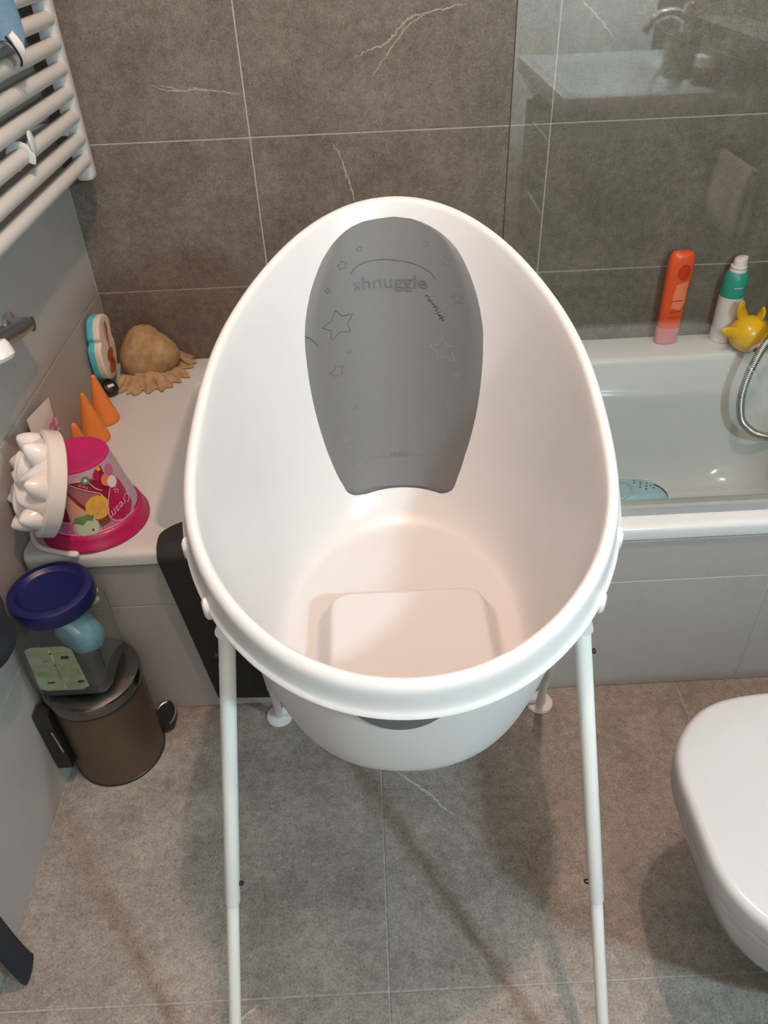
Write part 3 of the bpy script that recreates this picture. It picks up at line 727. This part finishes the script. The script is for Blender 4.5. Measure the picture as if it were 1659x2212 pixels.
# upside-down cones
art([(-.70,.80),(-.60,.80),(-.12,.36),(-.20,.22),(-.52,.22)], 'peach'); artline([(-.66,.82),(-.60,.50),(-.55,.22)], 'pink_lt')
art([(-.64,.86),(-.50,.86),(.22,.60),(.26,.50),(.05,.40),(-.12,.44)], 'rosebrown')
artline([(-.50,.88),(-.10,.74),(.24,.61),(.33,.52),(.32,.40)], 'pink_lt'); artline([(-.62,.82),(-.40,.60),(-.14,.38)], 'magenta_dk')
art(circle2(.12, .40, .0205, 20, 1/.072, 1/.106), 'yellow_ice')
for k in range(4): artline([(-.08+.07*k,.42+.02*k),(.02+.07*k,.36+.03*k),(.10+.06*k,.27+.04*k)], 'orange_pr', .001)
art([(.02,.20),(.26,.22),(.28,.12),(.06,.08)], 'brown')
art(circle2(-.24, .14, .0195, 20, 1/.077, 1/.106), 'mint'); artline(circle2(-.24,.135,.0215,20,1/.077,1/.106)[9:20], 'pink_lt')
art([(-.50,.22),(-.44,.30),(-.30,.32),(-.16,.34),(-.02,.30),(-.08,.22),(-.20,.24),(-.30,.17),(-.40,.20)], 'leaf')
art(circle2(-.13, .075, .0022, 10, 1/.077, 1/.106), 'brown', 1)
# lettering panel
art([(.30,.16),(.34,.34),(.52,.56),(.72,.70),(.86,.74),(.98,.55),(.98,.16),(.80,.05),(.50,.05)], 'magenta'); artline([(.86,.76),(.66,.66),(.46,.50),(.34,.36),(.29,.16),(.48,.045),(.78,.045),(.95,.12)], 'pink_lt')
art(circle2(.60, .74, .011, 16, 1/.062, 1/.106), 'orange_pr'); art(circle2(.72, .66, .010, 16, 1/.062, 1/.106), 'white_pl'); art(circle2(.80, .84, .010, 16, 1/.06, 1/.106), 'pink')
art(circle2(.05, .87, .0068, 16, 1/.058, 1/.106), 'leaf', 2); art(circle2(.05, .87, .0026, 10, 1/.058, 1/.106), 'white_pl', 1)
art(circle2(-.72, .84, .006, 14, 1/.058, 1/.106), 'leaf', 2); art([(-.60,.92),(-.48,.96),(-.34,.88),(-.44,.84)], 'yellow_ice'); art([(-.22,.96),(-.06,.94),(-.10,.86),(-.24,.88)], 'peach')
art([(.42,1.0),(.54,1.0),(.56,.93),(.46,.92)], 'yellow_ice', 2)
for k, (u, v) in enumerate(((-.12,.82),(-.04,.79),(.02,.76),(-.56,.78),(.20,.90),(.23,.86))): artline(circle2(u, v, .0018, 8, 1/.06, 1/.106)+[circle2(u, v, .0018, 8, 1/.06, 1/.106)[0]], 'pink_lt', .0007)
for k in range(9): art(circle2(-.80+.18*k, .07+.012*(k % 2), .0011, 8, 1/.077, 1/.106), 'pink_lt', 0)
def bucket_text(txt, u0, v0, size, ang):
    _lay[0] += 1; vs, fs = text_mesh(txt, size, 0, .25); f = bm_map(.00025+.00006*_lay[0]); ca, sa = math.cos(ang), math.sin(ang)
    mb = MB(); mb.add([f(u0+(x*ca-y*sa)/.075, v0+(x*sa+y*ca)/.106) for x, y, z in vs], fs); return mb.build('lettering', 'pink_lt', body)
bucket_text('Cream', .98, .37, .0200, PI+.22)
bucket_text('St', .76, .57, .0140, PI+.22)
P = catmull([(-.0+.004, -.600, RZ+.040), (.000+.005, -.625, RZ+.016), (.012, -.650, RZ+.008), (.030, -.674, RZ+.0065), (.055, -.6855, RZ+.0062), (.080, -.694, RZ+.006), (.102, -.6985, RZ+.006)], 6)
MB().tube(P, [.0042]*(len(P)-6)+[.0048, .0052, .0055, .0055, .005, .003], 10, True, (1, 1.1)).build('handle', 'white_pl', bk)

# white cream-swirl lid leaning on the bucket
ls = thing('swirl_lid', 'white plastic toy lid shaped as whipped cream, leaning on edge against the pink bucket', 'lid', (.092, -.66, .545))
U = Vector((.043, .070, .152)).normalized(); A = Vector((-.85, -.50, .12)); A = (A-U*A.dot(U)).normalized(); LCn = Vector((.086, -.662, .545))+A*.009; Vv = A.cross(U)
R0 = .0855
MB().lathe([(R0-.003, -.012), (R0, -.010), (R0, .012), (R0-.003, .0145), (R0-.008, .016), (R0-.008, .0135), (R0-.012, .012)], 64, LCn, A, U, cap0=False, cap1=False).build('ring', 'white_pl', ls, 40)
MB().lathe([(R0-.004, -.012), (R0-.006, -.004), (R0-.010, .010)], 64, LCn, A, U, cap0=False, cap1=False).build('inner_skirt', 'white_pl', ls, 40)
mb = MB(); n = 96; rings = []
for j in range(26):
    t = j/25; ring = []
    for i in range(n):
        a = 2*PI*i/n; tw_ = a*7+t*3.4
        lobe = (.5+.5*math.cos(tw_))
        r = (R0-.010)*(1-t)**.62*(1-.16*(1-lobe)*math.sin(PI*min(1, t*1.15))) if t < 1 else 0
        h = .012+.036*t**.85+.012*lobe*math.sin(PI*t)
        ring.append(LCn+A*h+(U*math.cos(a)+Vv*math.sin(a))*max(r, 1e-4))
    rings.append(ring)
mb.loft(rings, True, False); mb.build('swirl', 'white_pl', ls, 60)
for k in range(7):
    a = 2*PI*(k+.35)/7; c = LCn+(U*math.cos(a)+Vv*math.sin(a))*.053
    dirn = (A*.85+(U*math.cos(a+.5)+Vv*math.sin(a+.5))*.45).normalized()
    MB().lathe([(.020, 0), (.0222, .011), (.0205, .021), (.0160, .032), (.0100, .041), (.0045, .0460), (.002, .0475), (0, .0478)], 20, c+A*.004, dirn).build('cream_peak', 'white_pl', ls, 60)

# orange toy cones
for k, (x, y, lab) in enumerate(((.040, -.265, 'orange toy cone farthest along the ledge, beside the black stopper'), (.038, -.338, 'middle orange toy cone of the three on the ledge'), (.052, -.448, 'orange toy cone mostly hidden behind the pink bucket'))):
    pr = [(.0275, .0004), (.0285, .003), (.0285, .010), (.0262, .016), (.0255, .019), (.0150, .060), (.0060, .098), (.0052, .103), (.0035, .1065), (0, .1078)]
    o = MB().lathe(pr, 32, (x, y, RZ)).build('toy_cone', 'orange_pl', None, 50, (x, y, RZ)); tag(o, lab, 'toy cone', 'orange toy cones')

# white card with flower
cd = thing('printed_pouch', 'white pouch printed with a pink flower, leaning on the wall behind the swirl lid', 'pouch', (.03, -.50, RZ))
CQ = [Vector((.018, -.465, RZ+.0008)), Vector((.018, -.548, RZ+.0008)), Vector((.009, -.522, .583)), Vector((.009, -.417, .566))]
def cmap(off):
    nn = (CQ[1]-CQ[0]).cross(CQ[3]-CQ[0]).normalized(); nn = nn if nn.x > 0 else -nn
    return lambda u, v: (CQ[0]*(1-u)+CQ[1]*u)*(1-v)+(CQ[3]*(1-u)+CQ[2]*u)*v+nn*off
mb = MB(); f0, f1 = cmap(0), cmap(.008); g = []
for j in range(9):
    v = j/8; row = []
    for i in range(9):
        u = i/8; b = max(0, math.sin(PI*u))**.6*(1-v)**.7
        row.append(f0(u, v)+(f1(u, v)-f0(u, v))*b*1.0+(f1(0,0)-f0(0,0))*.1)
    g.append(row)
mb.loft(g, False, False, closed=False); mb.loft([[f0(i/8, j/8) for i in range(9)] for j in range(9)], False, False, closed=False)
mb.build('pouch_body', 'white_pl', cd, 50)
fm = lambda u, v: cmap(.0105)(u, v); fm2 = lambda u, v: cmap(.0112)(u, v); fm3 = lambda u, v: cmap(.0118)(u, v)
decal([(.05,.62),(.08,.80),(.18,.84),(.26,.80),(.34,.78),(.42,.80),(.50,.74),(.56,.66),(.66,.60),(.60,.52),(.50,.48),(.30,.50)], fm, 'flower', cd, 'flower_print', 3)
decal([(.10,.70),(.14,.80),(.22,.80),(.24,.70)], fm2, 'pink_lt', cd, 'flower_print', 2); decal([(.36,.62),(.38,.74),(.46,.74),(.48,.62)], fm2, 'pink_lt', cd, 'flower_print', 2)
decal(circle2(.18, .54, .155, 20, 1, .85), fm2, 'cream', cd, 'fruit_print', 2); decal(circle2(.18, .53, .135, 20, 1, .85), fm3, 'leaf', cd, 'fruit_print', 2)

# foam toy on the left wall
ft = thing('foam_toy', 'white and cyan foam bath shape printed with a violin, leaning on the corner wall', 'foam toy', (.02, -.12, RZ))
FOAM = [(-0.0872, 0.5796), (-0.0675, 0.5622), (-0.0760, 0.5265), (-0.0702, 0.5099), (-0.0850, 0.4700), (-0.1150, 0.4480), (-0.1500, 0.4560), (-0.1724, 0.4794), (-0.1693, 0.5282), (-0.1521, 0.5416), (-0.1528, 0.5553), (-0.1269, 0.5829)]
FO = [(-.0872-.0, .584)] + FOAM[1:]
def smooth_poly(p, n=4):
    q = catmull([(a, b, 0) for a, b in p]+[(p[0][0], p[0][1], 0)], n)[:-1]; return [(v.x, v.y) for v in q]
FS = smooth_poly(FOAM, 4); fc = (sum(p[0] for p in FS)/len(FS), sum(p[1] for p in FS)/len(FS))
shr = lambda k: [((p[0]-fc[0])*k+fc[0], (p[1]-fc[1])*k+fc[1]) for p in FS]
MB().loft([[(x, p[0], p[1]) for p in shr(k)] for x, k in ((.006, .97), (.008, 1), (.0195, 1), (.0195, .99))]).build('back_layer', 'cyan', ft, 40)
MB().loft([[(x, p[0], p[1]) for p in shr(k)] for x, k in ((.0195, .985), (.020, .99), (.031, .99), (.033, .955))]).build('front_layer', 'foam', ft, 40)
fmp = lambda off: (lambda u, v: (.033+off, u, v))
decal(circle2(-.100, .556, .0085, 14, .8, 1.5), fmp(.0003), 'olive', ft, 'violin_print', 0)
decal([(-.101,.552),(-.108,.552),(-.119,.498),(-.111,.498)], fmp(.0005), 'rust', ft, 'violin_print', 0)
decal(circle2(-.108, .545, .026, 16, .5, .9), fmp(.0002), 'salmon', ft, 'violin_print', 0)
decal(smooth_poly([(-.098,.508),(-.128,.512),(-.142,.498),(-.134,.486),(-.146,.472),(-.130,.460),(-.104,.464),(-.098,.478),(-.104,.488),(-.096,.498)], 3), fmp(.0004), 'rust', ft, 'violin_print', 0)
decal(smooth_poly([(-.112,.497),(-.124,.490),(-.120,.480),(-.110,.476),(-.114,.486)], 2), fmp(.0006), 'brown', ft, 'violin_print', 0)

# beige mesh net bundle
nb = thing('mesh_net', 'beige mesh bath puff slumped in the corner of the bathtub ledge', 'bath puff', (.105, -.065, RZ))
mb = MB(); lf = lump(11, .16, 3.2)
def puff(d):
    k = lf(d)+.022*math.sin(d.x*23+d.y*9)*math.sin(d.z*17)
    return k-.10*math.exp(-((d.x-.25-.35*d.z)/.08)**2)
mb.ball((.098, -.060, RZ+.050), .062, 44, 26, (1.06, .82, 1.0), puff)
mb.v = [(x, min(y, -.002), max(z, RZ+.0005)) for x, y, z in mb.v]; mb.build('puff', 'net', nb, 70)
rr = random.Random(5)
for k, (cx, cy, dx, dy, w, h) in enumerate(((.142,-.045,.036,-.010,.05,.038), (.130,-.090,.036,-.026,.055,.030), (.100,-.115,.010,-.040,.06,.030), (.060,-.112,-.012,-.038,.045,.022), (.150,-.028,.032,.004,.035,.034))):
    mb = MB(); g = []
    for j in range(8):
        t = j/7; row = []
        for i in range(22):
            u = i/21-.5; px, py = -dy, dx; l = math.hypot(px, py); px, py = px/l, py/l
            fr = math.sin(u*20+k)*.011*t+math.sin(u*37+k*2)*.004*t
            x = cx+dx*t+px*u*w*(.8+.7*t)+dx/l*fr*.8; y = cy+dy*t+py*u*w*(.8+.7*t)+dy/l*fr*.8
            z = RZ+.0012+h*(1-t)**1.5+abs(fr)*.55*(1-t*.6)
            row.append((max(.004, x), min(-.002, y), z))
        g.append(row)
    mb.loft(g, False, False, closed=False); mb.build('ruffle', 'net', nb, 70)

# black stopper
sp = thing('bath_stopper', 'round black rubber stopper with a grey band beside the farthest orange cone', 'stopper', (.0265, -.155, RZ))
ax = Vector((.55, -.35, .75)).normalized()
MB().lathe([(.0125, 0), (.0165, .002), (.0175, .007), (.0175, .014), (.0155, .018), (.010, .0195)], 28, Vector((.0255, -.157, RZ+.0165))-ax*.0085, ax).build('plug', 'black', sp, 40)
c = Vector((.0255, -.157, RZ+.0165))-ax*.0085
MB().loft([[c+ax*(.0198+dz)+Vector((.6,.75,-.09)).normalized()*a+ax.cross(Vector((.6,.75,-.09)).normalized())*b for a, b in ((-.009,-.003),(.006,-.003),(.006,.0035),(-.009,.0035))] for dz in (-.0002, .0006)]).build('grey_band', 'white_pl', sp, 0)
MB().tube(catmull([tuple(c-ax*.001), (.022, -.147, RZ+.03), (.0225, -.140, RZ+.038), (.027, -.136, RZ+.033)], 5), .0016, 8).build('loop', 'black', sp)

# ---------------------------------------------------------------- bottles and toys on the right of the bath rim
OX, OY = 1.292, -.032
ob = thing('shower_gel_bottle', 'flat orange shower gel bottle with a rounded top on the back rim of the bathtub', 'bottle', (OX, OY, RZ))
def oval(w, d, z, dx=0, e=2.6, n=36):
    out = []
    for i in range(n):
        a = 2*PI*i/n; c, s = math.cos(a), math.sin(a)
        out.append((OX+dx+w*math.copysign(abs(c)**(2/e), c), OY+d*math.copysign(abs(s)**(2/e), s), RZ+z))
    return out
MB().loft([oval(.0235, .0135, .0003), oval(.0255, .0155, .002), oval(.0258, .016, .036), oval(.0250, .0155, .040)]).build('cap', 'pink_reflection', ob, 40)
MB().loft([oval(.0245, .0150, .0402), oval(.0255, .0160, .043), oval(.0262, .0165, .10), oval(.0275, .0165, .16), oval(.0278, .0160, .188), oval(.0265, .0150, .203), oval(.0225, .0120, .212), oval(.014, .007, .2155)], False, True).build('bottle_body', 'orange_bottle', ob, 50)
of = lambda off: (lambda u, v: (OX+u, OY-.0168-off+(abs(u)/.028)**3*.010, RZ+v))
decal(circle2(.006, .172, .0145, 24, 1, 1.25), of(.0004), 'orange_deep', ob, 'print', 3)
decal([(-.006,.145),(.020,.152),(.019,.125),(.022,.105),(.012,.085),(-.008,.090),(-.010,.12)], of(.0003), 'orange_pale', ob, 'print', 3)
for k in range(5):
    z = .066+.013*k
    decal([(-.010,z),(.017-.002*(k%2),z+.002),(.017-.002*(k%2),z+.0045),(-.010,z+.0025)], of(.0006), 'orange_deep' if k in (0,1,3) else 'orange_pale', ob, 'print', 2)

SX, SY = 1.424, -.030
sb = thing('spray_bottle', 'white spray bottle with a teal shoulder and white nozzle on the bath rim', 'bottle', (SX, SY, RZ))
HK = .88
def hl(p): return [(r, h*HK) for r, h in p]
MB().lathe(hl([(.0245, .0003), (.0265, .002), (.0265, .122), (.0255, .1225)]), 40, (SX, SY, RZ)).build('bottle_body', 'spray_white', sb, 40)
MB().lathe(hl([(.0258, .1225), (.0268, .1235), (.0268, .156), (.0255, .170), (.0222, .180), (.0195, .1845), (.0175, .1855)]), 40, (SX, SY, RZ)).build('shoulder', 'teal', sb, 40)
decal([(-.010,.150*HK),(.010,.151*HK),(.010,.153*HK),(-.010,.152*HK)], lambda u, v: (SX+u, SY-.0271+(u/.0265)**2*.012, RZ+v), 'spray_white', sb, 'print', 2)
MB().lathe(hl([(.0178, .1845), (.0182, .187), (.0182, .190), (.0168, .1915), (.0175, .193), (.0175, .199), (.0160, .2005)]), 32, (SX, SY, RZ)).build('collar', 'white_pl', sb, 30)
mb = MB(); mb.loft([[(SX+.001+r*math.cos(2*PI*i/24), SY+r*math.sin(2*PI*i/24), RZ+z*HK+.5*(r*math.cos(2*PI*i/24))*k) for i in range(24)] for r, z, k in ((.0145,.2005,0),(.0142,.211,.2),(.0132,.219,.5),(.0110,.2208,.5))]); mb.build('nozzle', 'white_pl', sb, 40)

FX, FY, FZc = 1.454, -.094, RZ+.0415
fs = thing('fish_toy', 'yellow toy fish with upright fins and a black eye on the bath rim', 'toy', (FX, FY, RZ))
fwd = Vector((.62, -.62, -.48)).normalized()
mb = MB(); mb.ball((FX, FY, FZc), .0425, 32, 20, (1.0, 1.0, .96)); fb = mb.build('fish_body', 'fish', fs, 60)
def fin(path, r0, flat, mat='fish', w=None):
    P = catmull(path, 6); n = len(P); R = [r0*(1-.35*(i/(n-1))**2)*(1 if i < n-4 else (.93, .80, .58, .22)[i-n+4]) for i in range(n)]
    return MB().tube(P, R, 16, True, flat).build('fin', mat, fs, 60)
fin([(FX-.030, FY-.010, FZc+.006), (FX-.050, FY-.014, FZc+.014), (FX-.072, FY-.018, FZc+.019)], .0150, (.9, .35))
fin([(FX-.012, FY+.020, FZc+.030), (FX-.026, FY+.012, FZc+.052), (FX-.032, FY+.004, FZc+.078)], .0150, (.95, .35))
fin([(FX+.012, FY-.002, FZc+.034), (FX+.014, FY-.008, FZc+.052), (FX+.010, FY-.016, FZc+.068)], .0145, (.9, .4))
E0 = Vector((.14, -.88, -.44)).normalized(); ec = Vector((FX, FY, FZc))+E0*.0405
ev = MB().lathe([(.0155, 0), (.0145, .0020), (.009, .0034), (0, .0038)], 24, ec, E0).build('eye', 'foam', fs, 60)
MB().lathe([(.0085, .0032), (.0065, .0044), (0, .0048)], 20, ec+Vector((.001, 0, -.001)), E0).build('pupil', 'black', ev, 60)
mo = Vector((.90, -.42, .10)).normalized()
MB().lathe([(.017, -.004), (.016, .004), (.012, .008), (.006, .009), (0, .009)], 20, Vector((FX, FY, FZc))+mo*.038, mo).build('mouth', 'fish_dk', fs, 60)
MB().lathe([(.0022, 0), (.0015, .0007), (0, .0008)], 10, Vector((FX+.030, FY-.031, FZc+.004)), (.7, -.7, .1)).build('nostril', 'black', fs, 60)

# ---------------------------------------------------------------- mixer and hose on the right wall
tp = thing('bath_mixer', 'chrome bath mixer tap on the right wall above the bathtub, just outside the picture', 'tap', (1.6, -.32, .60))
MB().tube([(1.555, -.40, .60), (1.555, -.24, .60)], .021, 20).build('mixer_body', 'chrome', tp)
for y in (-.385, -.255):
    MB().lathe([(.028, 0), (.028, .004), (.016, .012), (.016, .045)], 24, (1.599, y, .60), (-1, 0, 0)).build('wall_flange', 'chrome', tp)
MB().tube(catmull([(1.555, -.32, .60), (1.545, -.32, .575), (1.525, -.32, .555), (1.505, -.32, .545)], 5), .012, 14).build('spout', 'chrome', tp)
MB().tube([(1.555, -.32, .618), (1.545, -.32, .64), (1.52, -.32, .652)], [.010, .008, .006], 12, True, (.6, 1.2)).build('lever', 'chrome', tp)
hs = thing('shower_hose', 'ribbed chrome shower hose looping down inside the right end of the bathtub', 'hose', (1.45, -.18, .40))
HP = catmull([(1.560, -.22, .590), (1.535, -.20, .575), (1.500, -.185, .545), (1.470, -.18, .513), (1.453, -.18, .485), (1.441, -.18, .448), (1.432, -.18, .40), (1.431, -.18, .355), (1.437, -.18, .318), (1.449, -.18, .286), (1.466, -.182, .267), (1.490, -.184, .250), (1.520, -.188, .243), (1.538, -.19, .250)], 44)
MB().tube(HP, [.0084+(.0007 if (i//2) % 2 else -.0007) for i in range(len(HP))], 12).build('hose_tube', 'chrome_dull', hs, 80)
MB().tube([(1.560, -.22, .590), (1.552, -.213, .5855), (1.540, -.2035, .578)], .0105, 14).build('hose_nut', 'chrome', hs)

# ---------------------------------------------------------------- blue bath seat in the tub
bs = thing('bath_toy', 'pale blue rounded bath toy with small black dots lying at the bottom of the bathtub', 'bath toy', (1.22, -.22, .088))
mb = MB(); mb.ball((1.205, -.235, .118), .060, 36, 20, (1.45, 1.0, .62)); mb.v = [(x, y, max(z, .089)) for x, y, z in mb.v]; mb.build('toy_body', 'aqua', bs, 60)
def toy_top(x, y):
    q = ((x-1.205)/(.060*1.45))**2+((y+.235)/.060)**2
    return .118+.060*.62*math.sqrt(max(0, 1-q))
MB().tube([(1.165+.034*math.cos(a), -.240+.030*math.sin(a), toy_top(1.165+.034*math.cos(a), -.240+.030*math.sin(a))+.001) for a in [i*2*PI/28 for i in range(29)]], .0035, 8).build('seat_ring', 'aqua', bs, 60)
for k, (x, y) in enumerate([(1.213,-.212), (1.226,-.219), (1.239,-.224), (1.222,-.230), (1.235,-.236), (1.247,-.231), (1.209,-.224), (1.218,-.241), (1.231,-.247), (1.251,-.240)]):
    MB().lathe([(.0024, 0), (.0018, .0012), (0, .0014)], 8, (x, y, toy_top(x, y)-.0003)).build('dot', 'black', bs, 60)
MB().tube(catmull([(x, y, toy_top(x, y)+.001) for x, y in ((1.256,-.226), (1.268,-.230), (1.279,-.240), (1.286,-.250))], 5), .0014, 6).build('seam_line', 'black', bs, 60)

# ---------------------------------------------------------------- wall-hung toilet
to = thing('toilet', 'white wall-hung toilet with a closed smooth lid at the right of the stand', 'toilet', (1.28, -1.205, .0))
TY = -1.205
HALF = [(.9485, 0), (.9487, .035), (.950, .058), (.9545, .080), (.9625, .098), (.974, .115), (.990, .132), (1.012, .1485), (1.040, .1600), (1.075, .1665), (1.12, .170), (1.20, .173), (1.30, .174), (1.40, .170), (1.43, .160), (1.435, .140), (1.436, .06), (1.436, 0)]
HP2 = [(v.x, v.y) for v in catmull([(a, b, 0) for a, b in HALF], 4)]
OUT = HP2 + [(a, -b) for a, b in HP2[::-1][1:-1]]
cxm = 1.20
def outl(k, z, grow=0.0, sx=1.0):
    r = []
    for a, b in OUT:
        d = math.hypot(a-cxm, b); g = 1+grow/d
        r.append((cxm+(a-cxm)*g*k*sx, TY+b*g*k, z))
    return r
MB().loft([outl(1, .388, -.004), outl(1, .390, -.001), outl(1, .408, 0), outl(1, .414, -.0012), outl(1, .4182, -.0045), outl(1, .4198, -.010), outl(.80, .4212), outl(.4, .4220)]).build('lid', 'ceramic', to, 50)
MB().loft([outl(1, .366, -.006), outl(1, .369, -.003), outl(1, .385, -.003), outl(1, .3872, -.006)]).build('seat', 'ceramic', to, 50)
def bowl(z, gx, w):
    r = []
    for a, b in OUT:
        t = (a-.9485)/(1.436-.9485); x = gx+(1.594-gx)*t
        r.append((x, TY+b*w, z))
    return r
MB().loft([bowl(.070, 1.22, .55), bowl(.075, 1.19, .62), bowl(.12, 1.105, .72), bowl(.18, 1.045, .80), bowl(.25, .998, .88), bowl(.31, .972, .93), bowl(.35, .960, .955), bowl(.3645, .957, .96)]).build('bowl', 'ceramic', to, 50)
for s in (-1, 1):
    MB().tube([(1.445, TY+s*.075-.02, .405), (1.445, TY+s*.075+.02, .405)], .011, 14).build('hinge', 'chrome', to)
fp = thing('flush_plate', 'white flush plate on the right wall above the toilet, outside the picture', 'flush plate', (1.599, TY, 1.0))
MB().loft([[(x, TY+a, 1.0+b) for a, b in ((-.12,-.08),(.12,-.08),(.12,.08),(-.12,.08))] for x in (1.5995, 1.588)]).build('plate', 'white_pl', fp, 0)
for s in (-.055, .05): MB().loft([[(x, TY+s+a, 1.0+b) for a, b in ((-.045,-.06),(.045,-.06),(.045,.06),(-.045,.06))] for x in (1.588, 1.585)]).build('button', 'white_pl', fp, 0)

# ---------------------------------------------------------------- washbasin behind the camera, seen as a reflection in the glass
wb = thing('washbasin', 'white rectangular washbasin on the right wall, seen mirrored in the glass screen', 'washbasin', (1.35, -2.08, .85))
X0, X1, Y0, Y1 = 1.108, 1.598, -2.42, -1.75
MB().loft([rrect(X0+.05, X1, Y0+.05, Y1-.05, .03, .74), rrect(X0+.012, X1, Y0+.012, Y1-.012, .03, .80), rrect(X0, X1, Y0, Y1, .022, .815), rrect(X0, X1, Y0, Y1, .022, .842), rrect(X0+.004, X1, Y0+.004, Y1-.004, .022, .850),
           rrect(X0+.035, X1-.13, Y0+.04, Y1-.04, .06, .850), rrect(X0+.042, X1-.137, Y0+.047, Y1-.047, .06, .842), rrect(X0+.07, X1-.16, Y0+.09, Y1-.09, .08, .775), rrect(X0+.12, X1-.20, Y0+.16, Y1-.16, .08, .760)], True, True).build('basin', 'ceramic', wb, 50)
MB().lathe([(.022, 0), (.022, .003), (.012, .004)], 20, (1.30, -2.08, .7602)).build('waste', 'chrome', wb)
ca = thing('vanity_cabinet', 'dark wooden vanity cabinet carrying the washbasin, seen mirrored in the glass screen', 'cabinet', (1.37, -2.08, .4))
MB().box((1.16, -2.38, .32), (1.596, -1.79, .738)).build('carcass', 'dark_wood', ca, 0)
for z0, z1 in ((.325, .525), (.53, .733)):
    d = MB().box((1.142, -2.378, z0), (1.1595, -1.792, z1)).build('drawer', 'dark_wood', ca, 0)
    MB().tube([(1.135, -2.2, z1-.03), (1.135, -1.97, z1-.03)], .005, 10).build('drawer_pull', 'chrome', d)
fa = thing('basin_tap', 'chrome arched basin tap, seen mirrored in the glass screen', 'tap', (1.52, -2.08, .85))
MB().lathe([(.026, .0003), (.026, .006), (.022, .01), (.020, .15), (.014, .16)], 24, (1.515, -2.08, .85)).build('tap_body', 'chrome', fa)
MB().tube(catmull([(1.515, -2.08, .96), (1.47, -2.08, .985), (1.42, -2.08, .975), (1.395, -2.08, .94)], 6), .013, 14).build('spout', 'chrome', fa)
MB().tube([(1.515, -2.08, 1.008), (1.505, -2.08, 1.03), (1.46, -2.08, 1.045)], [.014, .010, .007], 12, True, (.6, 1.2)).build('lever', 'chrome', fa)
cu = thing('tooth_mug', 'grey green square tooth mug on the washbasin, seen mirrored in the glass screen', 'mug', (1.47, -2.15, .85))
MB().loft([rrect(1.425, 1.505, -2.00, -1.93, .015, z) for z in (.8503, .95)]+[rrect(1.429, 1.501, -1.996, -1.934, .013, z) for z in (.95, .858)]).build('mug_body', plain('mug_glaze', (.16, .22, .20), .3), cu, 40)
sj = thing('soap_jar', 'brown soap jar with a white cap on the washbasin, mirrored in the glass screen', 'jar', (1.50, -1.86, .85))
MB().lathe([(.034, .0003), (.036, .004), (.036, .036), (.033, .04)], 28, (1.50, -1.86, .85)).build('jar_body', plain('soap_jar_brown', (.22, .17, .12), .4), sj)
MB().lathe([(.0335, .040), (.0335, .062), (.031, .065)], 28, (1.50, -1.86, .85)).build('cap', 'white_pl', sj)
sh = thing('wall_shelf', 'dark narrow shelf on the right wall, seen mirrored in the glass screen', 'shelf', (1.55, -1.72, .98))
MB().box((1.49, -1.98, .965), (1.5985, -1.50, .985)).build('board', 'dark_wood', sh, 0)
for y in (-1.95, -1.53): MB().box((1.52, y-.006, .935), (1.5985, y+.006, .9648)).build('bracket', 'chrome', sh, 0)
rl = thing('towel_rail', 'short chrome towel rail low on the right wall, seen mirrored in the glass screen', 'towel rail', (1.55, -1.66, .70))
MB().tube([(1.545, -1.78, .705), (1.545, -1.54, .705)], .007, 12).build('bar', 'chrome', rl)
for y in (-1.775, -1.545): MB().tube([(1.599, y, .705), (1.540, y, .705)], .008, 12).build('post', 'chrome', rl)
wt = thing('hand_towel', 'white folded hand towel over the low chrome rail, seen mirrored in the glass screen', 'towel', (1.545, -1.66, .70))
g = []
for j in range(13):
    t = j/12; a = (t-.5)*2; row = []
    for i in range(9):
        y = -1.755+.19*i/8
        if abs(a) < .22: x = 1.545-.0125*math.sin(a/.22*PI/2); z = .705+.0125*math.cos(a/.22*PI/2)
        else: x = 1.545-math.copysign(.0125+.008*(abs(a)-.22), a); z = .705-(abs(a)-.22)*.20
        row.append((x, y, z))
    g.append(row)
mb = MB(); mb.loft(g, False, False, closed=False); o = mb.build('cloth', 'white_towel', wt, 60)
md = o.modifiers.new('thick', 'SOLIDIFY'); md.thickness = .006; md.offset = -1
mi = thing('wall_mirror', 'frameless wall mirror over the washbasin on the right wall, behind the camera', 'mirror', (1.595, -2.2, 1.35))
MB().box((1.588, -2.58, 1.05), (1.5985, -2.10, 1.75)).build('mirror_pane', 'mirror', mi, 0)
ml = thing('mirror_lamp', 'slim mirror lamp fixed beside the mirror on the right wall, behind the camera', 'lamp', (1.56, -2.0, 1.6))
MB().box((1.44, -2.05, COOL_POS[2]+.075), (1.5985, -1.95, COOL_POS[2]+.09)).build('lamp_arm', 'chrome', ml, 0)
MB().lathe([(.045, COOL_POS[2]+.060), (.045, COOL_POS[2]+.0745)], 24, (COOL_POS[0], COOL_POS[1], 0)).build('diffuser', 'mirror_glow', ml)
cl = thing('ceiling_lamp', 'small round ceiling lamp over the baby bath, above the picture', 'lamp', (WARM_POS[0], WARM_POS[1], ROOM_Z))
MB().lathe([(.11, ROOM_Z-.0005), (.11, ROOM_Z-.025), (.10, ROOM_Z-.03)], 32, (WARM_POS[0], WARM_POS[1], 0)).build('lamp_base', 'white_pl', cl)
MB().lathe([(.09, ROOM_Z-.0305), (.085, ROOM_Z-.045), (.05, ROOM_Z-.052), (0, ROOM_Z-.054)], 32, (WARM_POS[0], WARM_POS[1], 0)).build('diffuser', 'lamp_glow', cl)
